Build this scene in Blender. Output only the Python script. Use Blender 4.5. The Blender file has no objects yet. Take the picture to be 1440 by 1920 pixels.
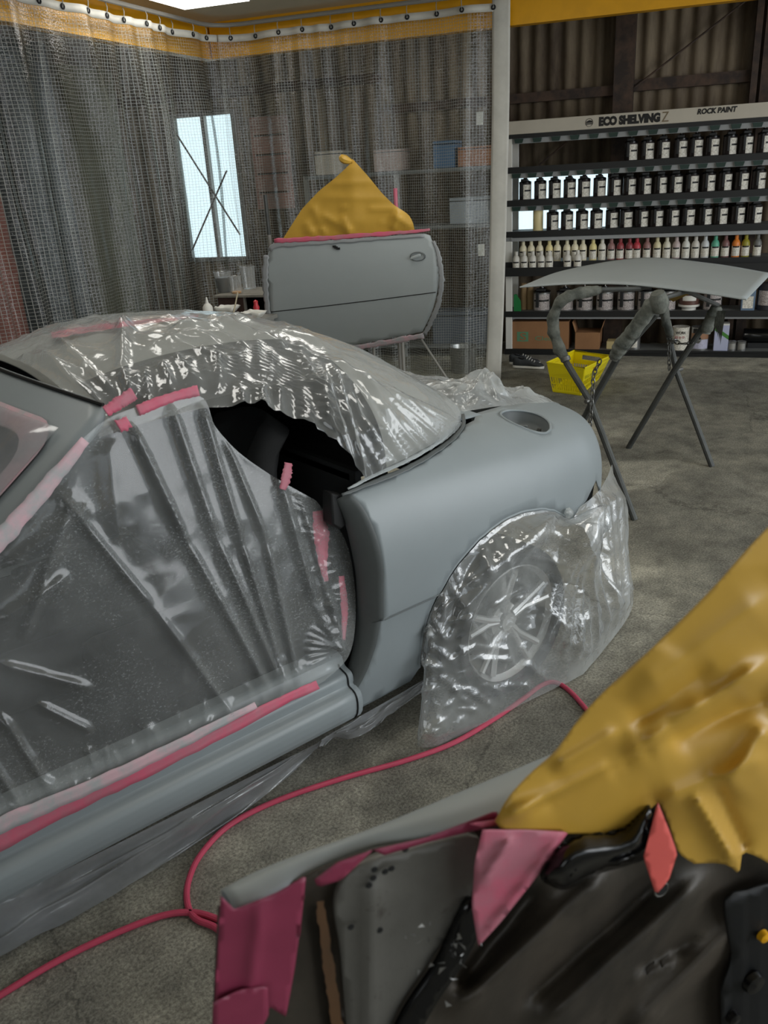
import bpy, bmesh, math, random
import numpy as np
from mathutils import Vector, Matrix
from mathutils.geometry import delaunay_2d_cdt
from mathutils.bvhtree import BVHTree
random.seed(4); RNG = np.random.default_rng(4)
scene = bpy.context.scene
col = scene.collection
A3 = lambda *a: np.array(a, float)

# ------------------------------------------------------------------ camera
CAM = A3(1.871, 2.544, 1.681); YAW, PITCH, ROLL = np.radians([231.96, 22.0, -3.455]); FPX = 1584.0
_f = A3(np.cos(PITCH)*np.cos(YAW), np.cos(PITCH)*np.sin(YAW), -np.sin(PITCH))
_r = np.cross(_f, [0, 0, 1]); _r /= np.linalg.norm(_r); _u = np.cross(_r, _f)
_c, _s = np.cos(ROLL), np.sin(ROLL); _r, _u = _c*_r+_s*_u, -_s*_r+_c*_u
cd = bpy.data.cameras.new('camera'); cam = bpy.data.objects.new('camera', cd); col.objects.link(cam)
m = Matrix.Identity(4)
for i in range(3):
    m[i][0], m[i][1], m[i][2], m[i][3] = _r[i], _u[i], -_f[i], CAM[i]
cam.matrix_world = m
cd.sensor_fit = 'VERTICAL'; cd.sensor_height = 24.0; cd.lens = 24.0*FPX/1920.0
cd.clip_start = 0.02; cd.clip_end = 200
cd.dof.use_dof = True; cd.dof.focus_distance = 4.0; cd.dof.aperture_fstop = (cd.lens/1000)/0.0042
scene.camera = cam

# ------------------------------------------------------------------ sky, lights, exposure
world = bpy.data.worlds.new('world'); scene.world = world; world.use_nodes = True
bg = world.node_tree.nodes['Background']; bg.inputs[0].default_value = (0.86, 0.94, 1.0, 1); bg.inputs[1].default_value = 1.7
SD = A3(-0.525, 0.851, 0); SD /= np.linalg.norm(SD)      # along the shelf, to the right in the photo
NN = A3(SD[1], -SD[0], 0)                                # away from the back wall, towards the camera
def area(name, loc, target, sx, sy, power, colr=(1, 1, 1)):
    l = bpy.data.lights.new(name, 'AREA'); l.shape = 'RECTANGLE'; l.size = sx; l.size_y = sy; l.energy = power; l.color = colr
    o = bpy.data.objects.new(name, l); col.objects.link(o); o.location = loc
    d = Vector(target)-Vector(loc); o.rotation_euler = d.to_track_quat('-Z', 'Y').to_euler(); return o
# daylight through the wide open bay to the right; an added fill lamp behind the camera
area('daylight_bay_right', (-2.9, 5.2, 2.3), (-1.4, -1.0, 0.8), 4.5, 3.0, 210, (0.95, 0.98, 1.0))
area('fill_rear', (5.6, 4.6, 2.2), (0.2, -0.5, 0.8), 3.0, 2.4, 45, (0.93, 0.98, 1.0))  # added fill, no opening stands behind it
vs = scene.view_settings; vs.view_transform = 'Standard'; vs.look = 'None'; vs.gamma = 1; vs.use_curve_mapping = False; vs.exposure = -0.24

# ------------------------------------------------------------------ pixel helpers (photo frame 1440x1920)
def ray(x, y): return _f + _r*(x-720)/FPX - _u*(y-960)/FPX
def onz(x, y, z=0.0): d = ray(x, y); return CAM + d*((z-CAM[2])/d[2])
def onp(x, y, P, n): d = ray(x, y); n = np.asarray(n, float); return CAM + d*(np.dot(n, np.asarray(P)-CAM)/np.dot(n, d))
def ony(x, y, Y): return onp(x, y, (0, Y, 0), (0, 1, 0))
def onx(x, y, X): return onp(x, y, (X, 0, 0), (1, 0, 0))
def atd(x, y, d): return CAM + ray(x, y)*d
def proj(P):
    d = np.asarray(P)-CAM; z = d@_f; return np.stack([720+FPX*(d@_r)/z, 960-FPX*(d@_u)/z], -1)
SH0 = onz(948, 664)                                      # foot of the shelf's left post
def room(s, n, z=0.0): return SH0 + SD*s + NN*n + A3(0, 0, z)
def onroom(x, y, n): return onp(x, y, room(0, n), NN)    # on a plane parallel to the back wall
def s_of(P): return float(np.dot(np.asarray(P)-SH0, SD))

# ------------------------------------------------------------------ maths helpers
def resample(P, n):
    P = np.asarray(P, float); d = np.r_[0, np.cumsum(np.linalg.norm(np.diff(P, axis=0), axis=1))]
    t = np.linspace(0, d[-1], n); return np.stack([np.interp(t, d, P[:, k]) for k in range(P.shape[1])], 1)
def smooth(P, n, closed=False):
    """Catmull-Rom through the points, n samples evenly along it"""
    P = np.asarray(P, float)
    Q = np.vstack([P[-1:], P, P[:2]]) if closed else np.vstack([2*P[0]-P[1], P, 2*P[-1]-P[-2]])
    out = []
    for i in range(len(Q)-3):
        t = np.linspace(0, 1, 16, endpoint=False)[:, None]
        a, b, c, d = Q[i:i+4]
        out.append(0.5*((2*b)+(-a+c)*t+(2*a-5*b+4*c-d)*t*t+(-a+3*b-3*c+d)*t**3))
    out = np.vstack(out+[Q[-2][None]])
    return resample(out, n)
def herm(xs, Y, x):
    xs = np.asarray(xs, float); Y = np.asarray(Y, float); x = np.asarray(x, float)
    sh = x.shape; x = np.clip(x.ravel(), xs[0], xs[-1])
    M = np.gradient(Y, xs, axis=0)
    i = np.clip(np.searchsorted(xs, x)-1, 0, len(xs)-2)
    h = (xs[i+1]-xs[i]); t = (x-xs[i])/h
    ex = (slice(None),)+(None,)*(Y.ndim-1)
    t = t[ex]; h = h[ex]
    r = (2*t**3-3*t*t+1)*Y[i]+(t**3-2*t*t+t)*h*M[i]+(-2*t**3+3*t*t)*Y[i+1]+(t**3-t*t)*h*M[i+1]
    return r.reshape(sh+Y.shape[1:])
def vnoise(P, f=1.0, seed=0):
    """value noise, 0..1"""
    P = np.asarray(P, float)*f
    if P.shape[-1] == 2: P = np.concatenate([P, np.zeros(P.shape[:-1]+(1,))], -1)
    i = np.floor(P).astype(np.int64); t = P-i; t = t*t*(3-2*t)
    def h(a, b, c):
        v = (a*374761393 + b*668265263 + c*2147483647 + seed*144665) & 0xffffffff
        v = ((v ^ (v >> 13))*1274126177) & 0xffffffff
        return ((v ^ (v >> 16)) & 0xffff)/65535.0
    r = 0
    for dx in (0, 1):
        for dy in (0, 1):
            for dz in (0, 1):
                w = (t[..., 0] if dx else 1-t[..., 0])*(t[..., 1] if dy else 1-t[..., 1])*(t[..., 2] if dz else 1-t[..., 2])
                r = r + w*h(i[..., 0]+dx, i[..., 1]+dy, i[..., 2]+dz)
    return r
def ridged(P, f, seed=0): return 1-np.abs(2*vnoise(P, f, seed)-1)*2
def folds(Q, lines):
    """height of creased folds along 2-D segments (x0,y0,x1,y1,height,width)"""
    sh = Q.shape[:-1]; Q = Q.reshape(-1, 2); d = np.zeros(len(Q))
    for x0, y0, x1, y1, h, w in lines:
        a = A3(x0, y0); b = A3(x1, y1)-a; L2 = b@b
        t = ((Q-a)@b)/L2; n = A3(-b[1], b[0])/math.sqrt(L2); dist = np.sqrt(((Q-a)@n)**2+(.4*w)**2)-.4*w
        tp = np.clip(t*6+.3, 0, 1)*np.clip((1-t)*6+.3, 0, 1)*(t > -.05)*(t < 1.05)
        d += h*tp*np.exp(-dist/w)
    return d.reshape(sh)
def coons(b, t, l, r, nu, nv):
    """patch between four polylines: b,t run along u, l,r along v"""
    b, t, l, r = smooth(b, nu), smooth(t, nu), smooth(l, nv), smooth(r, nv)
    u = np.linspace(0, 1, nu)[:, None, None]; v = np.linspace(0, 1, nv)[None, :, None]
    return ((1-v)*b[:, None]+v*t[:, None]+(1-u)*l[None]+u*r[None]
            - ((1-u)*(1-v)*b[0]+u*(1-v)*b[-1]+(1-u)*v*t[0]+u*v*t[-1]))
def grid_normals(P):
    du = np.gradient(P, axis=0); dv = np.gradient(P, axis=1); n = np.cross(du, dv)
    return n/(np.linalg.norm(n, axis=-1, keepdims=True)+1e-12)
def inside(pts, poly):
    x, y = pts[:, 0], pts[:, 1]; r = np.zeros(len(pts), bool); n = len(poly); j = n-1
    for i in range(n):
        xi, yi = poly[i]; xj, yj = poly[j]
        c = ((yi > y) != (yj > y)) & (x < (xj-xi)*(y-yi)/(yj-yi+1e-15)+xi)
        r ^= c; j = i
    return r

# ------------------------------------------------------------------ object helpers
WO = {}                                                  # world origin of every object made
def prop(o, label=None, cat=None, group=None, kind=None):
    if label: o['label'] = label
    if cat: o['category'] = cat
    if group: o['group'] = group
    if kind: o['kind'] = kind
    return o
def thing(name, label, cat, loc=(0, 0, 0), group=None, kind=None):
    o = bpy.data.objects.new(name, None); o.empty_display_size = .1; col.objects.link(o); o.location = loc
    WO[o.name] = A3(*loc); return prop(o, label, cat, group, kind)
def mesh(name, V, F, mat, parent=None, smooth_=True, uv=None, thick=0, label=None, cat=None, group=None, kind=None, bevel=0, off=-1, autos=None):
    V = np.asarray(V, float).reshape(-1, 3)
    if parent is not None: org = WO[parent.name]
    else: org = A3((V[:, 0].min()+V[:, 0].max())/2, (V[:, 1].min()+V[:, 1].max())/2, V[:, 2].min())
    me = bpy.data.meshes.new(name); me.from_pydata((V-org).tolist(), [], [list(map(int, f)) for f in F])
    me.materials.append(mat)
    if smooth_: me.polygons.foreach_set('use_smooth', [True]*len(me.polygons))
    if uv is not None:
        ul = me.uv_layers.new(name='UVMap'); uv = np.asarray(uv, float).reshape(-1, 2)
        li = np.zeros(len(me.loops), int); me.loops.foreach_get('vertex_index', li)
        ul.data.foreach_set('uv', uv[li].ravel())
    me.update()
    o = bpy.data.objects.new(name, me); col.objects.link(o)
    if parent is not None: o.parent = parent
    else: o.location = org
    WO[o.name] = org
    if autos and smooth_:
        try: me.set_sharp_from_angle(angle=math.radians(autos))
        except Exception: pass
    if thick:
        md = o.modifiers.new('solid', 'SOLIDIFY'); md.thickness = thick; md.offset = off
    if bevel:
        md = o.modifiers.new('bev', 'BEVEL'); md.width = bevel; md.segments = 2; md.limit_method = 'ANGLE'
    return prop(o, label, cat, group, kind)
def gfaces(n, m, cu=False, cv=False, o=0):
    F = []
    for i in range(n if cu else n-1):
        for j in range(m if cv else m-1):
            F.append((o+i*m+j, o+((i+1) % n)*m+j, o+((i+1) % n)*m+(j+1) % m, o+i*m+(j+1) % m))
    return F
def grid(name, P, mat, parent=None, **k):
    n, mm = P.shape[:2]; cu = k.pop('cu', False); cv = k.pop('cv', False)
    return mesh(name, P.reshape(-1, 3), gfaces(n, mm, cu, cv), mat, parent, **k)
class MB:
    """collects simple shapes into one mesh"""
    def __init__(s): s.V = []; s.F = []; s.n = 0
    def add(s, V, F):
        V = np.asarray(V, float).reshape(-1, 3); s.V.append(V); s.F += [tuple(i+s.n for i in f) for f in F]; s.n += len(V); return s
    def box(s, c, d, ax=None):
        ax = np.eye(3) if ax is None else np.asarray(ax, float)
        k = np.array([[a, b, e] for a in (-.5, .5) for b in (-.5, .5) for e in (-.5, .5)])*np.asarray(d, float)
        return s.add(np.asarray(c, float)+k@ax, [(0, 1, 3, 2), (4, 6, 7, 5), (0, 4, 5, 1), (2, 3, 7, 6), (0, 2, 6, 4), (1, 5, 7, 3)])
    def tube(s, P, r, n=10, closed=False, cap=True, flat=None):
        P = np.asarray(P, float); N = len(P); r = np.broadcast_to(np.asarray(r, float), (N,))
        T = (np.roll(P, -1, 0)-np.roll(P, 1, 0)) if closed else np.gradient(P, axis=0)
        T /= np.linalg.norm(T, axis=1, keepdims=True)+1e-12
        u = np.cross(T[0], [0, 0, 1]); u = np.cross(T[0], [1, 0, 0]) if np.linalg.norm(u) < .1 else u; u /= np.linalg.norm(u)
        a = np.linspace(0, 2*np.pi, n, endpoint=False); R = []
        for i in range(N):
            u = u-T[i]*(u@T[i]); u /= np.linalg.norm(u); w = np.cross(T[i], u)
            R.append(P[i]+r[i]*(np.cos(a)[:, None]*u+np.sin(a)[:, None]*w))
        F = gfaces(N, n, closed, True)
        if cap and not closed: F += [tuple(range(n))[::-1], tuple((N-1)*n+i for i in range(n))]
        return s.add(np.array(R), F)
    def lathe(s, prof, c=(0, 0, 0), axis=(0, 0, 1), n=20, a0=0, a1=2*math.pi):
        ax = np.asarray(axis, float); ax /= np.linalg.norm(ax)
        e = np.cross(ax, [0, 1, 0] if abs(ax[1]) < .9 else [1, 0, 0]); e /= np.linalg.norm(e); g = np.cross(ax, e)
        full = abs(a1-a0) > 6.28; a = np.linspace(a0, a1, n, endpoint=not full)
        prof = np.asarray(prof, float)
        R = np.asarray(c, float)+prof[None, :, :1]*(np.cos(a)[:, None, None]*e+np.sin(a)[:, None, None]*g)+prof[None, :, 1:2]*ax
        return s.add(R, gfaces(len(a), len(prof), full, False))
    def prism(s, poly, h, c=(0, 0, 0), ax=None):
        """poly in the local xy plane, extruded along local z"""
        ax = np.eye(3) if ax is None else np.asarray(ax, float); poly = np.asarray(poly, float); n = len(poly)
        V = np.vstack([np.c_[poly, np.zeros(n)], np.c_[poly, np.full(n, h)]])@ax+np.asarray(c, float)
        return s.add(V, [tuple(range(n))[::-1], tuple(range(n, 2*n))]+[(i, (i+1) % n, n+(i+1) % n, n+i) for i in range(n)])
    def build(s, name, mat, parent=None, **k):
        k.setdefault('autos', 35); return mesh(name, np.vstack(s.V), s.F, mat, parent, **k)
def copy_tree(o, parent=None):
    c = o.copy(); col.objects.link(c); c.parent = parent
    for ch in o.children: copy_tree(ch, c)
    return c
def patch(name, outline, fn, step, mat, parent=None, holes=(), sc=(1, 1), **k):
    """trimmed surface: outline (2-D parameters) filled with a grid, mapped to 3-D by fn"""
    out = np.asarray(outline, float)*sc; hs = [np.asarray(h, float)*sc for h in holes]
    lo, hi = out.min(0), out.max(0)
    gx, gy = np.meshgrid(np.arange(lo[0]+step/2, hi[0], step), np.arange(lo[1]+step/2, hi[1], step))
    g = np.stack([gx.ravel(), gy.ravel()], 1); keep = inside(g, out)
    for h in hs: keep &= ~inside(g, h)
    allb = np.vstack([resample(np.vstack([b, b[:1]]), 4*len(b)) for b in [out]+hs])
    g = g[keep]
    if len(g): g = g[np.min(((g[:, None]-allb[None])**2).sum(-1), 1) > (step*.4)**2]
    pts = [Vector(p) for p in out]; ed = [(i, (i+1) % len(out)) for i in range(len(out))]
    for h in hs:
        o = len(pts); pts += [Vector(p) for p in h]; ed += [(o+i, o+(i+1) % len(h)) for i in range(len(h))]
    pts += [Vector(p) for p in g]
    v2, _, fs = delaunay_2d_cdt(pts, ed, [], 0, 1e-6)[:3]
    v2 = np.array([tuple(v) for v in v2]); fs = np.array([tuple(f) for f in fs])
    c = v2[fs].mean(1); ok = inside(c, out)
    for h in hs: ok &= ~inside(c, h)
    fs = fs[ok]
    V = np.asarray(fn(v2/np.asarray(sc)))
    nn_ = np.cross(V[fs[:, 1]]-V[fs[:, 0]], V[fs[:, 2]]-V[fs[:, 0]]).sum(0)
    if np.dot(nn_, CAM-V.mean(0)) < 0: fs = fs[:, ::-1]  # face the room, so that thickness grows inwards
    return mesh(name, V, fs, mat, parent, **k)
def text(name, body, mat, parent, P, right, up, size, width=None, bold=0.0, depth=.001, shear=0):
    """lettering as a thin mesh; P is the lower left corner"""
    cu = bpy.data.curves.new(name, 'FONT'); cu.body = body; cu.size = 1; cu.offset = bold; cu.extrude = 0; cu.shear = shear; cu.resolution_u = 3
    o = bpy.data.objects.new(name, cu); col.objects.link(o)
    dg = bpy.context.evaluated_depsgraph_get(); me = o.evaluated_get(dg).to_mesh()
    V = np.array([tuple(v.co) for v in me.vertices]); F = [tuple(p.vertices) for p in me.polygons]
    o.evaluated_get(dg).to_mesh_clear(); bpy.data.objects.remove(o); bpy.data.curves.remove(cu)
    if not len(V): return None
    V -= V.min(0); h = V[:, 1].max(); w = V[:, 0].max(); sy = size/h; sx = width/w if width else sy
    right = np.asarray(right, float); up = np.asarray(up, float); nrm = np.cross(right, up)
    W = np.asarray(P, float)+V[:, :1]*sx*right+V[:, 1:2]*sy*up+nrm*depth
    return mesh(name, W, F, mat, parent, smooth_=False)

# ------------------------------------------------------------------ materials
def lin(c):
    c = [x/255 for x in c]; return tuple(x/12.92 if x <= .04045 else ((x+.055)/1.055)**2.4 for x in c)+(1,)
class NT:
    def __init__(s, name):
        s.m = bpy.data.materials.new(name); s.m.use_nodes = True; s.t = s.m.node_tree; s.t.nodes.clear()
        s.out = s.t.nodes.new('ShaderNodeOutputMaterial')
    def n(s, t, **k):
        nd = s.t.nodes.new('ShaderNode'+t)
        for a, b in k.items():
            if a in nd.inputs: nd.inputs[a].default_value = b
            else: setattr(nd, a, b)
        return nd
    def l(s, a, b): s.t.links.new(a, b)
    def noise(s, scale, detail=4, rough=.6, src=None, dist=0):
        nd = s.n('TexNoise'); nd.inputs['Scale'].default_value = scale; nd.inputs['Detail'].default_value = detail
        nd.inputs['Roughness'].default_value = rough; nd.inputs['Distortion'].default_value = dist
        if src is not None: s.l(src, nd.inputs['Vector'])
        return nd
    def ramp(s, src, p0, c0, p1, c1):
        r = s.n('ValToRGB'); e = r.color_ramp.elements
        e[0].position, e[1].position = p0, p1
        e[0].color = c0 if len(c0) == 4 else tuple(c0)+(1,); e[1].color = c1 if len(c1) == 4 else tuple(c1)+(1,)
        s.l(src, r.inputs[0]); return r
    def mth(s, op, a, b=0.0, clamp=False):
        nd = s.n('Math'); nd.operation = op; nd.use_clamp = clamp
        for i, v in enumerate((a, b)):
            if isinstance(v, (int, float)): nd.inputs[i].default_value = v
            else: s.l(v, nd.inputs[i])
        return nd.outputs[0]
    def bump(s, h, strength, dist):
        b = s.n('Bump'); b.inputs['Strength'].default_value = strength; b.inputs['Distance'].default_value = dist
        s.l(h, b.inputs['Height']); return b.outputs[0]
    def coord(s, w='Object'): return s.n('TexCoord').outputs[w]
def g3(v): return (v, v, v, 1)
def mat(name, c, rough=.5, metal=0.0, var=0.0, vscale=8, bump=0.0, bscale=40, bdist=.002, spec=.5, c2=None, sheen=0):
    t = NT(name); p = t.n('BsdfPrincipled'); p.inputs['Roughness'].default_value = rough; p.inputs['Metallic'].default_value = metal
    p.inputs['Specular IOR Level'].default_value = spec
    base = lin(c); p.inputs['Base Color'].default_value = base
    if var or c2:
        b2 = lin(c2) if c2 else tuple(min(1, x*(1-var)) for x in base[:3])+(1,)
        nz = t.noise(vscale, 5, .65, t.coord()); r = t.ramp(nz.outputs['Fac'], .38, b2, .62, base)
        t.l(r.outputs[0], p.inputs['Base Color'])
    if bump:
        nb = t.noise(bscale, 4, .6, t.coord()); t.l(t.bump(nb.outputs['Fac'], bump, bdist), p.inputs['Normal'])
    t.l(p.outputs[0], t.out.inputs[0]); return t.m
def emit(name, c, s):
    t = NT(name); e = t.n('Emission'); e.inputs[0].default_value = lin(c); e.inputs[1].default_value = s; t.l(e.outputs[0], t.out.inputs[0]); return t.m
def film(name, haze=.25, tint=(235, 240, 240), rough=.14, speck=0.0, speckc=(150, 158, 155), wr=.35, wscale=14, dustscale=5, gl=1.0, crease=0):
    """thin polythene sheet: clear, hazy with dust, glossy, wrinkled"""
    t = NT(name); co = t.coord()
    tr = t.n('BsdfTransparent'); df = t.n('BsdfDiffuse'); tl = t.n('BsdfTranslucent'); gs = t.n('BsdfGlossy')
    df.inputs[0].default_value = tl.inputs[0].default_value = lin(tint); gs.inputs['Roughness'].default_value = rough
    hz = t.n('MixShader'); hz.inputs[0].default_value = .4; t.l(df.outputs[0], hz.inputs[1]); t.l(tl.outputs[0], hz.inputs[2])
    lw = t.n('LayerWeight'); lw.inputs['Blend'].default_value = .35
    dn = t.noise(dustscale, 5, .6, co)
    h = t.mth('MULTIPLY', dn.outputs['Fac'], haze*1.4)
    h = t.mth('ADD', h, haze*.3); h = t.mth('ADD', h, t.mth('MULTIPLY', t.mth('POWER', lw.outputs['Facing'], 2.0), .45))
    if speck:
        mp = t.n('Mapping'); mp.inputs['Scale'].default_value = (1, 1, 1.6); mp.inputs['Rotation'].default_value = (0, .5, 0); t.l(co, mp.inputs[0])
        sn = t.noise(130, 6, .8, mp.outputs[0]); big = t.noise(4, 3, .5, co)
        a = t.ramp(sn.outputs['Fac'], .53, g3(0), .66, g3(1)); b = t.ramp(big.outputs['Fac'], .4, g3(.25), .6, g3(1))
        h = t.mth('ADD', h, t.mth('MULTIPLY', t.mth('MULTIPLY', a.outputs[0], b.outputs[0]), speck))
    h = t.mth('MINIMUM', h, .95)
    mx = t.n('MixShader'); t.l(h, mx.inputs[0]); t.l(tr.outputs[0], mx.inputs[1]); t.l(hz.outputs[0], mx.inputs[2])
    lf = t.n('LayerWeight'); lf.inputs['Blend'].default_value = .5
    fk = t.mth('ADD', t.mth('MULTIPLY', t.mth('POWER', lf.outputs['Facing'], 4.0), .75), .07*gl)
    m2 = t.n('MixShader'); t.l(fk, m2.inputs[0]); t.l(mx.outputs[0], m2.inputs[1]); t.l(gs.outputs[0], m2.inputs[2])
    n1 = t.noise(wscale, 3, .5, co, .6); n2 = t.noise(wscale*3.5, 2, .5, co, .4)
    r1 = t.mth('ABSOLUTE', t.mth('SUBTRACT', n1.outputs['Fac'], .5)); r2 = t.mth('ABSOLUTE', t.mth('SUBTRACT', n2.outputs['Fac'], .5))
    hh = t.mth('ADD', r1, t.mth('MULTIPLY', r2, .35)); 
    if crease:                                           # faceted crumples
        vo = t.n('TexVoronoi'); vo.inputs['Scale'].default_value = crease
        ad = t.n('MixRGB'); ad.blend_type = 'ADD'; ad.inputs[0].default_value = .12; t.l(co, ad.inputs[1]); t.l(n1.outputs['Color'], ad.inputs[2]); t.l(ad.outputs[0], vo.inputs['Vector'])
        hh = t.mth('ADD', hh, t.mth('MULTIPLY', vo.outputs['Distance'], .8))
    nb = t.bump(hh, wr, .012)
    for q in (df, gs, tl): t.l(nb, q.inputs['Normal'])
    t.l(nb, lf.inputs['Normal'])
    t.l(m2.outputs[0], t.out.inputs[0]); return t.m

M = {}
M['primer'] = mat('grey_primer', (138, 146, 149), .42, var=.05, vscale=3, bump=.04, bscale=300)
M['primer_lightened'] = mat('grey_primer_lightened', (162, 169, 170), .5, var=.04, vscale=3)  # same paint lightened in colour to make up for weak light at the back
M['jamb'] = mat('grey_jamb_shaded', (92, 97, 97), .5, var=.1)  # darker copy of the primer, jamb shading put into the colour
M['black'] = mat('black_rubber', (22, 23, 24), .55)
M['blackgloss'] = mat('black_gloss_plastic', (14, 14, 15), .18)
M['dark'] = mat('dark_cloth', (30, 31, 32), .85, var=.3, vscale=20)
M['fabric'] = mat('soft_top_cloth', (142, 143, 138), .9, var=.15, vscale=6)
M['fabricdark'] = mat('soft_top_dark_cloth', (22, 23, 23), .9, var=.2)
M['interior'] = mat('dark_interior', (38, 40, 41), .8, var=.4, vscale=6)
M['steel'] = mat('worn_steel', (120, 120, 116), .45, .7, var=.2)
M['pink'] = mat('pink_masking_tape', (206, 92, 118), .6, c2=(182, 112, 126), vscale=9, bump=.15, bscale=60)
M['pinkpale'] = mat('pale_dusty_tape', (205, 170, 178), .65, var=.2, vscale=14, c2=(170, 172, 174))
M['hose'] = mat('pink_rubber_hose', (186, 66, 92), .42, var=.12, vscale=20)
M['film'] = film('clear_masking_film', .22)
M['film_top'] = film('masking_film_roof', .22, wr=.4, wscale=9, gl=1.4)
M['film_wheel'] = film('masking_film_wheel', .28, wr=.5, wscale=10, crease=9, gl=2.0)
M['film_door'] = film('masking_film_dusty', .20, speck=.26, wr=.10, wscale=5, gl=.65, rough=.13)
M['film_grey'] = film('masking_film_overspray', .5, (186, 190, 194), wr=.3, wscale=7)
M['film_crumple'] = film('masking_film_crumpled', .4, wr=.5, wscale=16, crease=22)
M['alloy'] = mat('alloy', (200, 200, 198), .3, .6)
M['tyre'] = mat('tyre_rubber', (28, 28, 29), .75)
M['wall'] = None

def corrugated_material():
    t = NT('rusty_brown_sheet'); p = t.n('BsdfPrincipled'); p.inputs['Roughness'].default_value = .75; co = t.coord()
    mp = t.n('Mapping'); mp.inputs['Scale'].default_value = (1, 1, .25); t.l(co, mp.inputs[0])
    n = t.noise(3.5, 6, .7, mp.outputs[0]); r = t.ramp(n.outputs['Fac'], .3, lin((70, 55, 43)), .7, lin((146, 130, 106)))
    t.l(r.outputs[0], p.inputs['Base Color']); t.l(p.outputs[0], t.out.inputs[0]); return t.m
M['sheet'] = corrugated_material()
M['rust'] = mat('rusty_steel', (92, 72, 58), .7, .1, c2=(58, 48, 42), vscale=7)

def floor_material():
    t = NT('worn_concrete'); p = t.n('BsdfPrincipled'); p.inputs['Roughness'].default_value = .85; co = t.coord()
    big = t.noise(1.1, 6, .6, co, .3); mid = t.noise(7, 6, .7, co); fine = t.noise(120, 6, .8, co); grit = t.noise(190, 2, .6, co)
    r = t.ramp(big.outputs['Fac'], .32, lin((136, 134, 124)), .68, lin((190, 185, 166)))
    r2 = t.ramp(mid.outputs['Fac'], .34, g3(.6), .66, g3(1.3))
    a = t.n('MixRGB'); a.blend_type = 'MULTIPLY'; a.inputs[0].default_value = .9; t.l(r.outputs[0], a.inputs[1]); t.l(r2.outputs[0], a.inputs[2])
    r3 = t.ramp(fine.outputs['Fac'], .40, g3(.45), .62, g3(1.5))
    b = t.n('MixRGB'); b.blend_type = 'MULTIPLY'; b.inputs[0].default_value = .85; t.l(a.outputs[0], b.inputs[1]); t.l(r3.outputs[0], b.inputs[2])
    # smooth trowelled patches between rough worn ones
    pt = t.noise(.9, 2, .4, co, .4); pm = t.ramp(pt.outputs['Fac'], .47, g3(0), .53, g3(1))
    # thin cracks
    vo = t.n('TexVoronoi'); vo.feature = 'DISTANCE_TO_EDGE'; vo.inputs['Scale'].default_value = .55; wn = t.noise(3, 5, .7, co)
    ad = t.n('MixRGB'); ad.blend_type = 'ADD'; ad.inputs[0].default_value = .22; t.l(co, ad.inputs[1]); t.l(wn.outputs['Color'], ad.inputs[2]); t.l(ad.outputs[0], vo.inputs['Vector'])
    ck = t.ramp(vo.outputs['Distance'], .001, g3(.55), .004, g3(1))
    c = t.n('MixRGB'); c.blend_type = 'MULTIPLY'; c.inputs[0].default_value = .8; t.l(b.outputs[0], c.inputs[1]); t.l(ck.outputs[0], c.inputs[2])
    t.l(c.outputs[0], p.inputs['Base Color'])
    h = t.mth('ADD', t.mth('MULTIPLY', mid.outputs['Fac'], .8), t.mth('ADD', t.mth('MULTIPLY', fine.outputs['Fac'], .55), t.mth('MULTIPLY', grit.outputs['Fac'], .22)))
    h = t.mth('MULTIPLY', h, t.mth('ADD', t.mth('MULTIPLY', pm.outputs[0], .8), .25))
    h = t.mth('ADD', h, t.mth('MULTIPLY', ck.outputs[0], .12))
    t.l(t.bump(h, 1.0, .04), p.inputs['Normal']); t.l(p.outputs[0], t.out.inputs[0]); return t.m
M['floor'] = floor_material()

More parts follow.
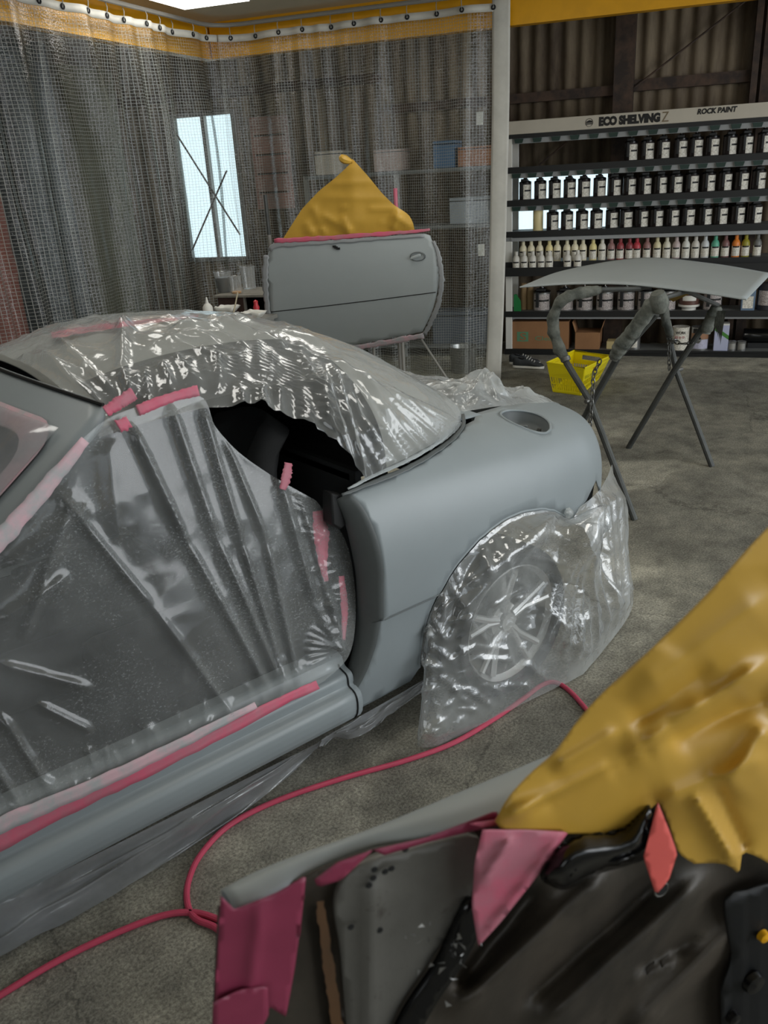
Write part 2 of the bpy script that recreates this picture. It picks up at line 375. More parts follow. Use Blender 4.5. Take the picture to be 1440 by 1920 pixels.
def curtain_material():
    t = NT('clear_curtain_with_thread_grid'); uv = t.coord('UV'); sp = t.n('SeparateXYZ'); t.l(uv, sp.inputs[0])
    def line(s, p, w):
        f = t.mth('FRACT', t.mth('DIVIDE', s, p)); return t.mth('LESS_THAN', f, w)
    th = t.mth('MAXIMUM', line(sp.outputs[0], .021, .13), line(sp.outputs[1], .021, .13))
    seam = t.mth('LESS_THAN', t.mth('FRACT', t.mth('DIVIDE', sp.outputs[0], 1.02)), .02)
    co = t.coord()
    tr = t.n('BsdfTransparent'); tr.inputs[0].default_value = (.93, .95, .94, 1); df = t.n('BsdfDiffuse'); df.inputs[0].default_value = lin((205, 208, 200)); tl = t.n('BsdfTranslucent'); tl.inputs[0].default_value = lin((205, 208, 200))
    hz = t.n('MixShader'); hz.inputs[0].default_value = .45; t.l(df.outputs[0], hz.inputs[1]); t.l(tl.outputs[0], hz.inputs[2])
    dn = t.noise(2.2, 4, .6, co); h = t.mth('ADD', t.mth('MULTIPLY', dn.outputs['Fac'], .05), .005)
    h = t.mth('ADD', h, t.mth('MULTIPLY', th, .48)); h = t.mth('ADD', h, t.mth('MULTIPLY', seam, .18)); h = t.mth('MINIMUM', h, .95)
    mx = t.n('MixShader'); t.l(h, mx.inputs[0]); t.l(tr.outputs[0], mx.inputs[1]); t.l(hz.outputs[0], mx.inputs[2])
    gs = t.n('BsdfGlossy'); gs.inputs['Roughness'].default_value = .1
    lf = t.n('LayerWeight'); lf.inputs['Blend'].default_value = .5
    # the film puckers a little in every cell of the grid
    pk = t.noise(95, 2, .5, co); pk2 = t.noise(16, 3, .5, co)
    hh = t.mth('ADD', t.mth('MULTIPLY', pk.outputs['Fac'], .35), t.mth('MULTIPLY', pk2.outputs['Fac'], .6)); nb = t.bump(hh, .6, .02)
    t.l(nb, gs.inputs['Normal']); t.l(nb, lf.inputs['Normal'])
    m2 = t.n('MixShader'); t.l(t.mth('ADD', t.mth('MULTIPLY', t.mth('POWER', lf.outputs['Facing'], 4.0), .75), .045), m2.inputs[0]); t.l(mx.outputs[0], m2.inputs[1]); t.l(gs.outputs[0], m2.inputs[2])
    t.l(m2.outputs[0], t.out.inputs[0]); return t.m
M['curtain'] = curtain_material()
M['white'] = mat('white_plastic', (222, 220, 212), .5)
M['hem'] = mat('white_curtain_hem', (205, 203, 194), .6, var=.12, vscale=5, bump=.2, bscale=30)
M['yellow'] = mat('yellow_painted_steel', (232, 168, 10), .45, var=.08)
M['ceil'] = mat('cream_ceiling_board', (206, 198, 176), .8, var=.06, vscale=2)
M['tube'] = emit('lamp_panel', (255, 252, 244), 8.0)
M['grey_metal'] = mat('grey_metal', (150, 148, 142), .5, .3)
M['paper'] = mat('yellow_masking_paper', (208, 164, 66), .42, var=.08, vscale=5, bump=.03, bscale=14, bdist=.008)

# ================================================================== the setting
Z3 = A3(0, 0, 1)
def rbox(mb, s0, s1, n0, n1, z0, z1):
    return mb.box(room((s0+s1)/2, (n0+n1)/2, (z0+z1)/2), (abs(s1-s0), abs(n1-n0), abs(z1-z0)), [SD, NN, Z3])
mb = MB(); rbox(mb, -9, 10, -3, 16, -.2, 0); mb.build('floor', M['floor'], kind='structure')
NW = -.6
w1 = [s_of(onroom(320, 210, NW)), s_of(onroom(440, 210, NW)), .86, 2.34]
w2 = [s_of(onroom(962, 395, NW))-.12, s_of(onroom(1146, 395, NW)), .98, 1.60]
def corr(s0, s1, z0, z1):
    n = max(4, int((s1-s0)/.016)); s = np.linspace(s0, s1, n)
    w = np.sign(np.sin(2*np.pi*s/.135))*np.abs(np.sin(2*np.pi*s/.135))**.7*.018
    P = np.array([[room(a, NW+b, z) for z in (z0, z1)] for a, b in zip(s, w)])
    return P.reshape(-1, 3), gfaces(n, 2)
mb = MB()
for r in [(-9, w1[0], 0, 5), (w1[0], w1[1], 0, w1[2]), (w1[0], w1[1], w1[3], 5), (w1[1], w2[0], 0, 5),
          (w2[0], w2[1], 0, w2[2]), (w2[0], w2[1], w2[3], 5), (w2[1], 6.5, 0, 5)]:
    mb.add(*corr(*r))
wall = mb.build('wall_back', M['sheet'], kind='structure', autos=None, thick=.006)
def wall_part(name, s0, s1, n0, n1, z0, z1, m): return rbox(MB(), s0, s1, NW+n0, NW+n1, z0, z1).build(name, m, wall)
c0, c1 = s_of(onroom(1153, 120, NW+.1)), s_of(onroom(1190, 120, NW+.1))
wall_part('column', c0, c1, .03, .16, 0, 5, M['rust'])
c2 = s_of(onroom(1412, 100, NW+.1)); wall_part('column', c2, c2+.05, .03, .16, 0, 5, M['rust']); wall_part('column', c2+.075, c2+.16, .03, .13, 0, 5, M['rust'])
zg = onroom(1300, 150, NW+.06)[2]
wall_part('girt', c1, c2, .02, .09, zg-.05, zg+.04, M['rust'])
zg2 = onroom(1050, 176, NW+.06)[2]; wall_part('girt', -1.2, c0, .02, .09, zg2-.05, zg2+.03, M['rust'])
wall_part('girt', -7, -1.3, .02, .09, 2.45, 2.53, M['rust'])
for (a, b) in [((1188, 165), (1400, 0)), ((1010, 310), (1064, 265)), ((330, 250), (450, 440)), ((360, 470), (425, 320))]:
    MB().tube([onroom(*a, NW+.1), onroom(*b, NW+.1)], .009, 6).build('brace_rod', M['rust'], wall)
# windows
def glass_material():
    t = NT('window_glass'); a = t.n('BsdfTransparent'); a.inputs[0].default_value = (.9, .97, .98, 1); g = t.n('BsdfGlossy'); g.inputs['Roughness'].default_value = .05
    mx = t.n('MixShader'); mx.inputs[0].default_value = .06; t.l(a.outputs[0], mx.inputs[1]); t.l(g.outputs[0], mx.inputs[2]); t.l(mx.outputs[0], t.out.inputs[0]); return t.m
M['glass'] = glass_material()
for k, w in enumerate((w1, w2)):
    mb = MB(); s0, s1, z0, z1 = w; sm = (s0+s1)/2
    for a in ((s0, s0+.04, z0, z1), (s1-.04, s1, z0, z1), (s0, s1, z0, z0+.04), (s0, s1, z1-.04, z1), (sm-.02, sm+.02, z0, z1)):
        rbox(mb, a[0], a[1], NW-.03, NW+.03, a[2], a[3])
    o = mb.build('window_%d' % (k+1), M['grey_metal'], kind='structure')
    for (a, b) in ((s0+.04, sm-.02), (sm+.02, s1-.04)):
        rbox(MB(), a, b, NW-.004, NW+.004, z0+.04, z1-.04).build('pane', M['glass'], o)
# left wall of the shed; front wall and roof added to cut the sky light
SC = s_of(onroom(400, 62, 1.08)); SL = SC-2.4
mb = MB(); rbox(mb, SL-.05, SL, NW, 12, 0, 5); mb.build('wall_left', mat('dark_board_wall', (74, 68, 58), .8, var=.3, vscale=1.5), kind='structure')
mb = MB(); rbox(mb, -9, 8, 12.6, 12.7, 0, 5); mb.build('wall_front_blocker', mat('dark_front_blocker', (74, 70, 62), .8, var=.3, vscale=1.5), kind='structure')  # unseen, added behind the camera to lower the ambient light
mb = MB(); rbox(mb, -9, 10, -3, 12.7, 5.0, 5.1); mb.build('ceiling', mat('dark_roof_blocker', (70, 64, 56), .9), kind='structure')  # unseen roof, added to keep sky light off the back wall
# booth ceiling, yellow beams
NB = 1.08
mb = MB(); rbox(mb, SC-.14, 5.0, NB-.14, 9.5, 2.86, 2.92); bc = mb.build('ceiling_booth', M['ceil'], kind='structure')
rbox(MB(), SC-.1, 6.5, NB-.22, NB-.12, 2.60, 2.98).build('trim_1', M['yellow'], kind='structure')
rbox(MB(), SC-.22, SC-.12, NB-.22, 9.5, 2.60, 2.98).build('trim_2', M['yellow'], kind='structure')
# ceiling lamp
Pl = onz(404, 2, 2.85); sl, nl = s_of(Pl), float(np.dot(Pl-SH0, NN))
def ceiling_lamp(s, n, label):
    t = thing('ceiling_lamp', label, 'lamp', tuple(room(s, n, 2.82)))
    rbox(MB(), s-.3, s+.3, n-.05, n+1.15, 2.835, 2.86).build('lamp_frame', M['white'], t, bevel=.004)
    rbox(MB(), s-.26, s+.26, n-.01, n+1.11, 2.825, 2.836).build('diffuser', M['tube'], t)
ceiling_lamp(sl, nl, 'square white ceiling lamp glowing at the top edge above the curtain corner')
for i, (a, b) in enumerate([(sl+1.9, nl+1.2), (sl+1.0, nl+3.4), (sl+3.0, nl+3.4)]):
    ceiling_lamp(a, b, ['white ceiling lamp over the car boot', 'white ceiling lamp over the car roof', 'white ceiling lamp over the nearest door'][i])

# curtain rail and curtains
def booth_path(off, zz, l_left, l_back, rad=.22, step=.02):
    a = np.arange(0, l_left-rad, step); P = [room(SC+off, NB+off+l_left-x, zz) for x in a]
    c = room(SC+off+rad, NB+off+rad, zz)
    for th in np.linspace(0, np.pi/2, int(rad*1.57/step)): P.append(c-SD*rad*math.cos(th)-NN*rad*math.sin(th))
    b = np.arange(rad, l_back, step); P += [room(SC+off+x, NB+off, zz) for x in b]
    return np.array(P)
SE = s_of(onroom(926, 10, NB))
LB = SE-SC; LL = 7.2
rail = MB().tube(booth_path(.03, 2.80, LL, LB+.1)[::6], .016, 8).build('curtain_rail', M['grey_metal'], label='thin grey curtain rail bent around the corner under the ceiling', cat='rail')
def curtain(i0, i1, path, label, seed, flare):
    Q = path[i0:i1]; n = len(Q); T = np.gradient(Q, axis=0); T /= np.linalg.norm(T, axis=1, keepdims=True); N = np.cross(T, Z3)
    u = np.r_[0, np.cumsum(np.linalg.norm(np.diff(Q, axis=0), axis=1))]
    zs = np.r_[np.linspace(.02, 2.4, 26), np.linspace(2.46, 2.73, 8)]
    w = np.zeros((n, len(zs)))
    for j, z in enumerate(zs):
        k = 1-(z/2.73); ph = u*2*np.pi
        a = (.012+.065*min(1, (2.73-z)*1.2+.25))
        wn = vnoise(np.c_[u, np.full(n, z*.35)], 3.2, seed)-.5
        w[:, j] = a*(np.sin(ph/.27+2.2*np.sin(ph/1.7+seed)+wn*3)*.55+np.sin(ph/.71+seed+k*1.2)*.6)+.10*(vnoise(np.c_[u, np.full(n, z)], 1.1, seed+5)-.5)*k
        w[:, j] += flare*k
    P = Q[:, None, :]*[1, 1, 0]+zs[None, :, None]*Z3+N[:, None]*w[..., None]
    if seed == 9:                                       # the free end is dragged a little to the left at the floor
        d = np.clip((u-(u[-1]-.9))/.9, 0, 1); P = P-T[:, None]*(d[:, None]*.085*(1-zs[None]/2.73))[..., None]
    uv = np.stack([np.broadcast_to(u[:, None], w.shape), np.broadcast_to(zs[None], w.shape)], -1)
    t = thing('booth_curtain', label, 'curtain', tuple(P.reshape(-1, 3).mean(0)*[1, 1, 0]))
    grid('sheet', P, M['curtain'], t, uv=uv)
    # white header tape following the folds, grommets and hooks
    B = np.stack([P[:, -2], P[:, -1]], 1); B[:, 0, 2] = 2.688; B[:, 1, 2] = 2.738; B += N[:, None]*.006
    grid('header_tape', B, M['hem'], t, thick=.002)
    g0 = None
    for x in np.arange(.1, u[-1], .21):
        i = int(np.searchsorted(u, x)); i = min(i, n-1); c = (B[i, 0]+B[i, 1])/2+N[i]*.004
        MB().tube([c+.013*(math.cos(a)*T[i]+math.sin(a)*Z3) for a in np.linspace(0, 2*np.pi, 10, endpoint=False)], .006, 5, closed=True).build('grommet', M['dark'], t)
        MB().tube([c, c+Z3*.05+N[i]*.01, A3(c[0], c[1], 2.79)], .0035, 5).build('hook', M['grey_metal'], t)
    return t, P, N, T
path = booth_path(0, 0, LL, LB); kc = int((LL-.22)/.02)+8
curtain(0, kc+1, path, 'long clear gridded curtain on the left, running past the car roof', 3, 0)
tb, PB, NBk, TBk = curtain(kc, len(path), path, 'clear gridded curtain hanging behind the grey door with yellow paper', 9, 0)
e = PB[-1]; k = np.linspace(-.08, .92, 8)
H = np.stack([e+TBk[-1]*(.13*q)+NBk[-1]*.005*math.sin(q*5) for q in k], 0); H[:, :, 2] = np.interp(np.arange(H.shape[1]), [0, H.shape[1]-1], [.015, 2.80])[None]
grid('hem_strip', H+NBk[-1]*.006, M['hem'], tb, thick=.002)
for z in (2.0, 1.05): MB().box(e[16]*[1, 1, 0]+Z3*z-TBk[-1]*.08+NBk[-1]*.03, (.05, .01, .09), [TBk[-1], NBk[-1], Z3]).build('tie_tag', M['hem'], tb)

# ================================================================== the car (frame: x forward, y left, origin under the rear axle)
car = thing('car', 'grey primed two-seat car without doors, masked with clear film', 'car', (0, 0, 0))
XS = [-.64, -.60, -.50, -.36, -.15, .15, .45, .80]
YY = [[0, .22, .40, .52, .590, .635, .660, .662, .656, .640, .60],
      [0, .24, .43, .555, .635, .685, .712, .714, .708, .692, .65],
      [0, .27, .46, .595, .685, .738, .766, .768, .762, .745, .70],
      [0, .29, .48, .622, .713, .768, .797, .800, .793, .775, .73],
      [0, .30, .50, .645, .738, .793, .824, .826, .818, .800, .76],
      [0, .30, .52, .662, .750, .802, .832, .833, .824, .806, .765],
      [0, .30, .53, .672, .752, .800, .827, .828, .818, .802, .765],
      [0, .30, .54, .676, .752, .796, .820, .820, .810, .796, .765]]
ZZ = [[.80, .80, .795, .782, .755, .705, .63, .54, .52, .42, .30],
      [.825, .825, .82, .808, .778, .722, .64, .53, .51, .40, .28],
      [.848, .848, .845, .833, .800, .738, .645, .52, .495, .38, .25],
      [.868, .868, .865, .852, .818, .752, .65, .50, .475, .35, .22],
      [.895, .895, .89, .872, .832, .762, .65, .49, .462, .32, .19],
      [.92, .92, .912, .892, .848, .772, .65, .485, .458, .31, .17],
      [.94, .94, .93, .905, .858, .778, .65, .480, .455, .30, .16],
      [.95, .95, .94, .910, .862, .780, .65, .475, .450, .30, .155]]
NET = np.stack([np.array(YY), np.array(ZZ)], -1)          # station x profile x (y,z)
def body(xv):
    """(x, v) -> 3-D, v 0..10 from the deck centre to the sill"""
    xv = np.asarray(xv, float).reshape(-1, 2); C2 = herm(XS, NET, xv[:, 0])
    v = np.clip(xv[:, 1], 0, 10); i = np.clip(np.floor(v).astype(int), 0, 9); t = (v-i)[:, None]
    g = lambda k: C2[np.arange(len(v)), np.clip(k, 0, 10)]
    a, b, c, d = g(i-1), g(i), g(i+1), g(i+2)
    a = np.where((i == 0)[:, None], 2*b-c, a); d = np.where((i == 9)[:, None], 2*c-b, d)
    yz = .5*((2*b)+(-a+c)*t+(2*a-5*b+4*c-d)*t*t+(-a+3*b-3*c+d)*t**3)
    return np.c_[xv[:, 0], yz]
gx, gv = np.meshgrid(np.linspace(XS[0], XS[-1], 150), np.linspace(0, 10, 120), indexing='ij')
BG = body(np.stack([gx.ravel(), gv.ravel()], 1))
BV = BVHTree.FromPolygons([tuple(p) for p in BG], gfaces(150, 120))
VT = np.linspace(0, 10, 600)
def body_px(x, y):
    """pixel -> (x, v) on the body side"""
    h = BV.ray_cast(Vector(CAM), Vector(ray(x, y)))[0]
    if h is None: h = BV.find_nearest(Vector(ony(x, y, .75)))[0]
    pr = body(np.c_[np.full(600, h.x), VT]); k = int(np.argmin(((pr-np.array(h))**2).sum(1)))
    return (h.x, VT[k])
SCB = (1, .085)
belt_px = [(655, 925), (700, 906), (760, 880), (815, 848), (848, 822), (866, 800)]
front_px = [(640, 1335), (665, 1300), (695, 1240), (711, 1180), (719, 1120), (720, 1075), (713, 1030), (698, 985), (678, 948), (655, 925)]
front = smooth([body_px(*p) for p in front_px], 28)
beltc = smooth([body_px(*p) for p in belt_px], 20)
def v_of(x, y):
    pr = body(np.c_[np.full(600, x), VT]); return VT[int(np.argmin(np.abs(pr[:200, 1]-y)))] if y < .6 else VT[int(np.argmin(np.abs(pr[:, 1]-y)+(pr[:, 2] < .7)))]
arch = []
for th in np.linspace(math.radians(-14), math.radians(141), 40):
    ax_, az_ = -.0+.395*math.cos(th), .290+.343*math.sin(th)
    pr = body(np.c_[np.full(600, ax_), VT]); kk = 250+int(np.argmin(np.abs(pr[250:, 2]-az_))); arch.append((ax_, VT[kk]))
bottom = [(front[0][0]-.01, 9.97)] + [(x, 9.97) for x in np.linspace(front[0][0]-.05, arch[0][0]+.03, 6)]
tail = [(-.42, arch[-1][1]-.25), (-.50, arch[-1][1]-.55), (-.57, 7.35), (-.615, 6.9), (-.637, 6.2), (-.64, 5.5), (-.64, 4), (-.64, 2)]
inner = [(-.3, 2.05), (-.13, 2.2), (-.06, 2.55)]
outl = list(front[::-1]) + bottom + arch + tail + inner + list(beltc[::-1])[:-1]
fc = body_px(986, 785); fcP = body([fc])[0]
def vcirc(r, n=36):
    out = []
    for a in np.linspace(0, 2*np.pi, n, endpoint=False):
        x = fc[0]+r*math.cos(a); y = fcP[1]+r*math.sin(a); out.append((x, v_of(x, y)))
    return out
fend = patch('rear_fender', outl, body, .02, M['primer'], car, holes=[vcirc(.085)], sc=SCB, thick=.004)
# mirrored right-hand fender
me = fend.data.copy(); mo = bpy.data.objects.new('rear_fender', me); col.objects.link(mo); mo.parent = car; mo.scale = (1, -1, 1)
md = mo.modifiers.new('solid', 'SOLIDIFY'); md.thickness = .004
sw = body([(x, 7.45) for x in np.linspace(.545, .315, 20)]); MB().tube(sw-A3(0, .0008, 0), .003, 6).build('swage_shade', M['jamb'], car)  # crease shade drawn on as a thin dark tube
# arch lip and dark wheel housing
al = body(arch); MB().tube(al-A3(0, .006, 0), .007, 8).build('arch_lip', M['primer'], car)
wh = np.stack([al+A3(0, -.012, 0), al*[.97, 1, .99]+A3(0, -.28, 0)], 1); grid('wheel_housing', wh, M['black'], car)
# fuel filler: recessed bowl with the cap inside
nrm = np.cross(body([(fc[0]+.01, fc[1])])[0]-fcP, body([(fc[0], fc[1]+.05)])[0]-fcP); nrm /= np.linalg.norm(nrm); nrm *= np.sign(nrm[2])
fb = thing('tmp', None, None); bpy.data.objects.remove(fb)
rim = body(vcirc(.085)); ctr = rim.mean(0)
rings = [rim, ctr+(rim-ctr)*.97-nrm*.008, ctr+(rim-ctr)*.88-nrm*.03, ctr+(rim-ctr)*.80-nrm*.05, ctr+(rim-ctr)*.02-nrm*.055]
bowl = grid('fuel_filler_bowl', np.array(rings), M['jamb'], car, cv=True)
rim_ring = MB().tube(rim, .0045, 6, closed=True).build('filler_rim', M['primer'], bowl)
MB().lathe([(.0, .022), (.024, .022), (.03, .016), (.034, 0)], ctr-nrm*.053+A3(.006, -.012, 0), nrm, 18).build('fuel_cap', M['steel'], bowl)
MB().box(ctr-nrm*.026+A3(.006, -.012, 0), (.05, .012, .014), [SD, np.cross(nrm, SD), nrm]).build('cap_grip', M['jamb'], bowl, bevel=.003)
MB().lathe([(0, .012), (.007, .011), (.009, 0)], ctr-nrm*.045+A3(-.045, .035, 0), nrm, 10).build('filler_bolt', M['steel'], bowl)
# door jamb: turns inwards from the fender's front edge
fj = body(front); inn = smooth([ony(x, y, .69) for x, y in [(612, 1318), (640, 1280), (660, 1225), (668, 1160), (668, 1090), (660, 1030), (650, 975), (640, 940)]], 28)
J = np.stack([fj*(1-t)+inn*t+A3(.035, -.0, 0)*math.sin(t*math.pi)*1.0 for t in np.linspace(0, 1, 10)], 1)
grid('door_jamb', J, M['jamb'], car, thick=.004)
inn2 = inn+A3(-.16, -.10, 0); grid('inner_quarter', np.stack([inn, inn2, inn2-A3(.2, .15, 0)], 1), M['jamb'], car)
# door latch striker with black cover at the belt corner
st = [ony(x, y, .73) for x, y in [(622, 925), (650, 930), (650, 985), (640, 994), (624, 985)]]
mb = MB(); cc = np.mean(st, 0); k2 = len(st); mb.add(np.vstack([st, np.array(st)-A3(0, .05, 0)]), [tuple(range(k2)), tuple(range(2*k2-1, k2-1, -1))]+[(i, k2+i, k2+(i+1) % k2, (i+1) % k2) for i in range(k2)]); mb.build('belt_seal_end', M['black'], car, bevel=.006)
# rear deck in front of the boot opening and tail panel
dx, dv = np.meshgrid(np.linspace(-.13, .12, 8), np.linspace(0, 2.35, 14), indexing='ij')
D = body(np.stack([dx.ravel(), dv.ravel()], 1)).reshape(8, 14, 3); D2 = np.concatenate([D[:, ::-1]*[1, -1, 1], D[:, 1:]], 1)
grid('rear_deck', D2, M['primer'], car, thick=.004)
tp = body(np.c_[np.full(30, -.64), np.linspace(0, 9, 30)]); tp2 = np.vstack([tp, (tp*[1, -1, 1])[::-1]])
mesh('tail_panel', np.vstack([tp2]), [tuple(range(len(tp2)))], M['jamb'], car, smooth_=False)
# boot tub under the opening
mb = MB(); mb.box((-.37, 0, .60), (.46, 1.0, .02)); mb.box((-.13, 0, .74), (.02, 1.0, .3)); mb.build('boot_tub', M['interior'], car)
# sill
prof = resample([(.64, .335), (.695, .346), (.708, .345), (.722, .338), (.732, .316), (.736, .311), (.764, .304), (.770, .300), (.773, .292), (.774, .270), (.778, .265), (.797, .260), (.806, .254), (.812, .243), (.814, .226), (.813, .206), (.808, .186), (.796, .166), (.770, .150), (.70, .140)], 90)
def sill_x(x0, x1, n=20): return np.array([[A3(x, y, z) for y, z in prof] for x in np.linspace(x0, x1, n)])
sillo = grid('sill', sill_x(.64, 2.25), M['primer'], car, thick=.003, autos=28)
ms = bpy.data.objects.new('sill', sillo.data.copy()); col.objects.link(ms); ms.parent = car; ms.scale = (1, -1, 1)
MB().tube([A3(.66, y+.0015, z) for y, z in prof[22:84]], .0025, 5).build('panel_gap', M['black'], car)
# windscreen surround
def wind(ab):
    ab = np.asarray(ab, float).reshape(-1, 2); a, b = ab[:, 0], ab[:, 1]
    return np.c_[1.20+.12*(1-a*a)+.62*b, a*(.565+.15*b), 1.205-.055*a*a-.40*b]
def wsr(a0, b0, a1, b1, r, n=6):
    o = []
    for (ca, cb, t0) in ((a1-r, b0+r, -90), (a1-r, b1-r, 0), (a0+r, b1-r, 90), (a0+r, b0+r, 180)):
        for t in np.linspace(t0, t0+90, n): o.append((ca+r*math.cos(math.radians(t)), cb+r*math.sin(math.radians(t))))
    return o
def dens(o, s=.04):
    o = np.array(o); o = np.vstack([o, o[:1]]); L = np.linalg.norm(np.diff(o, axis=0), axis=1).sum(); return resample(o, int(L/s))[:-1]
wo = dens(wsr(-1.02, -.10, 1.02, 1.08, .10)); wi = dens(wsr(-.86, .07, .86, 1.0, .13))
patch('windscreen_frame', wo, wind, .05, M['primer'], car, holes=[wi], thick=.02)
for aa, am in ((-.085, .98), (.06, .74)): MB().tube(wind([(a, aa+.0) for a in np.linspace(-am, am, 40)])+A3(-.001, 0, .004), .005, 6).build('seal', M['black'], car)
# front bulk: cowl, bonnet stub and front fenders (mostly outside the photograph)
fx = np.linspace(1.84, 3.05, 16); fp = []
for x in fx:
    k = (x-1.62)/1.43; h = .86-.22*k**1.6; w = .80-.10*k**3
    fp.append([A3(x, w*y, z) for y, z in [(-.98, .16), (-1.02, .4), (-1, .62), (-.9, h-.04), (-.6, h), (-.3, h+.02), (0, h+.03), (.3, h+.02), (.6, h), (.9, h-.04), (1, .62), (1.02, .4), (.98, .16)]])
grid('front_body', np.array(fp), M['primer'], car, thick=.004)
# soft top (cloth) and the cabin beneath
def top_H(x): return herm([-.16, -.08, .05, .2, .4, .6, .8, 1.0, 1.25], [.915, .955, 1.045, 1.145, 1.228, 1.27, 1.282, 1.268, 1.215], x)
def top_W(x): return herm([-.16, -.13, -.06, .02, .15, .3, .45, .6, .9, 1.25], [.05, .30, .50, .595, .675, .715, .735, .745, .745, .72], x)
def top_B(x): return herm([-.16, .1, .4, .6, 1.25], [.90, .905, .89, .875, .87], x)
def roof(x, ph, off=0.0):
    x, ph = np.broadcast_arrays(np.asarray(x, float), np.asarray(ph, float)); c, s_ = np.cos(ph), np.sin(ph)
    W, H, B = top_W(x), top_H(x), top_B(x); p = .86
    return np.stack([x, (W+off)*np.sign(c)*np.abs(c)**p, B+(H-B+off)*np.abs(s_)**p], -1)
def pn(x): return np.linspace(0, np.pi, x)
# cloth over the roof above the side windows, plus the rear quarters
gx2 = np.linspace(.50, 1.2, 26); cl = []
phr = math.radians(44)
grid('soft_top_roof', roof(gx2[:, None], np.linspace(phr, np.pi-phr, 60)[None]), M['fabric'], car, thick=.004)
gx3 = np.r_[np.linspace(-.155, -.1, 8), np.linspace(-.08, .50, 36)]
grid('soft_top_rear', roof(gx3[:, None], np.linspace(0, np.pi, 80)[None]), M['fabric'], car, thick=.004)
for sgn in (0, 1):
    a0, a1 = math.radians(41), math.radians(64)
    ph = np.linspace(a0, a1, 10); ph = np.pi-ph if sgn else ph
    grid('roof_side_band', roof(np.linspace(.50, 1.14, 24)[:, None], ph[None], .006), M['fabricdark'], car)
    x_ = np.linspace(.44, .525, 6); ph = np.linspace(0, a1, 20); ph = np.pi-ph if sgn else ph
    grid('quarter_band', roof(x_[:, None], ph[None], .005), M['fabricdark'], car)
hx4 = np.linspace(-.12, 1.17, 30)
grid('headliner', roof(hx4[:, None], np.linspace(math.radians(44), np.pi, 50)[None], -.014), M['dark'], car)
grid('quarter_lining', roof(np.linspace(-.12, .49, 16)[:, None], np.linspace(.02, math.radians(46), 20)[None], -.014), M['dark'], car)
# cabin: floor tub, bulkhead, dashboard, far side card, seats
mb = MB(); mb.box((1.2, 0, .20), (1.5, 1.36, .02)); mb.box((.50, 0, .52), (.02, 1.36, .72)); mb.box((1.2, 0, .30), (1.2, .22, .24)); mb.build('cabin_tub', M['interior'], car)
MB().box((.20, 0, .855), (.62, 1.3, .02)).build('parcel_shelf', M['dark'], car)
MB().box((1.75, 0, .62), (.3, 1.3, .5)).build('dashboard', M['interior'], car, bevel=.05)
MB().box((1.2, -.71, .62), (1.5, .03, .62)).build('far_side_cover', M['interior'], car)
for y in (-.36, .36):
    q = MB(); pr_ = smooth([(.62, .24), (.66, .40), (.70, .70), (.68, .90), (.62, .98)], 14)
    P = np.array([[A3(x+.03*abs(a)**2-.06*(1-abs(a)**3), y+a*.23*(1-.25*max(0, (z-.75)/.25)), z) for a in np.linspace(-1, 1, 11)] for x, z in pr_]); grid('seat_back', P, M['dark'], car, thick=.08)
    MB().box((.98, y, .33), (.5, .46, .14)).build('seat_cushion', M['dark'], car, bevel=.05)
# wheels
def wheel(x, y, sgn, parent):
    c = A3(x, y, .268)
    t = MB().lathe([(.205, .0), (.215, .012), (.25, .014), (.263, -.004), (.267, -.03), (.267, -.16), (.258, -.185), (.215, -.19), (.20, -.18)], c, (0, sgn, 0), 48).build('wheel', M['tyre'], parent)
    MB().lathe([(.203, .004), (.208, .0), (.200, -.01), (.190, -.02), (.186, -.07), (.186, -.17)], c, (0, sgn, 0), 48).build('rim_barrel', M['alloy'], t)
    sp = MB(); s2 = A3(0, sgn, 0)
    for i in range(5):
        for d in (-.17, .17):
            a = 2*np.pi*i/5+.3+d; e_ = A3(math.cos(a), 0, math.sin(a)); a2 = 2*np.pi*i/5+.3+d*.55; e2 = A3(math.cos(a2), 0, math.sin(a2))
            sp.tube([c+e2*.04-s2*.035, c+e2*.09-s2*.03+e_*.0, c+e_*.19-s2*.012], [.017, .013, .012], 8)
    sp.lathe([(0, -.012), (.03, -.014), (.034, -.03), (.062, -.034), (.066, -.06)], c, s2, 24); sp.build('spokes', M['alloy'], t)
    MB().lathe([(0, -.09), (.15, -.09), (.15, -.10), (0, -.10)], c, s2, 30).build('brake_disc', M['steel'], t)
wheel(.05, .866, 1, car); wheel(-.005, -.82, -1, car); wheel(2.26, .80, 1, car); wheel(2.26, -.80, -1, car)

# ================================================================== masking film on the car
PDn = A3(0, 1, .214); PDn /= np.linalg.norm(PDn); PD0 = A3(0, .772, .31)
def ondoor(x, y, off=0.0): return onp(x, y, PD0+PDn*off, PDn)
def px_grid(G, fn): return np.array([[fn(*p) for p in r] for r in G])
def ribbon(pts, w, fn, n=24, jag=0.0, m=4, seed=0):
    """strip of tape traced along pixels, widths in pixels, laid on the surface fn"""
    c = smooth(pts, n); T = np.gradient(c, axis=0); T /= np.linalg.norm(T, axis=1, keepdims=True); N = np.c_[-T[:, 1], T[:, 0]]
    w = np.interp(np.linspace(0, 1, n), np.linspace(0, 1, len(np.atleast_1d(w))), np.atleast_1d(w))
    rg = np.random.default_rng(seed); P = []
    for i in range(n):
        a, b = 1+jag*rg.uniform(-1, 1), 1+jag*rg.uniform(-1, 1)
        P.append([fn(*(c[i]+N[i]*w[i]*.5*np.interp(q, [-1, 1], [-a, b]))) for q in np.linspace(-1, 1, m)])
    return np.array(P)

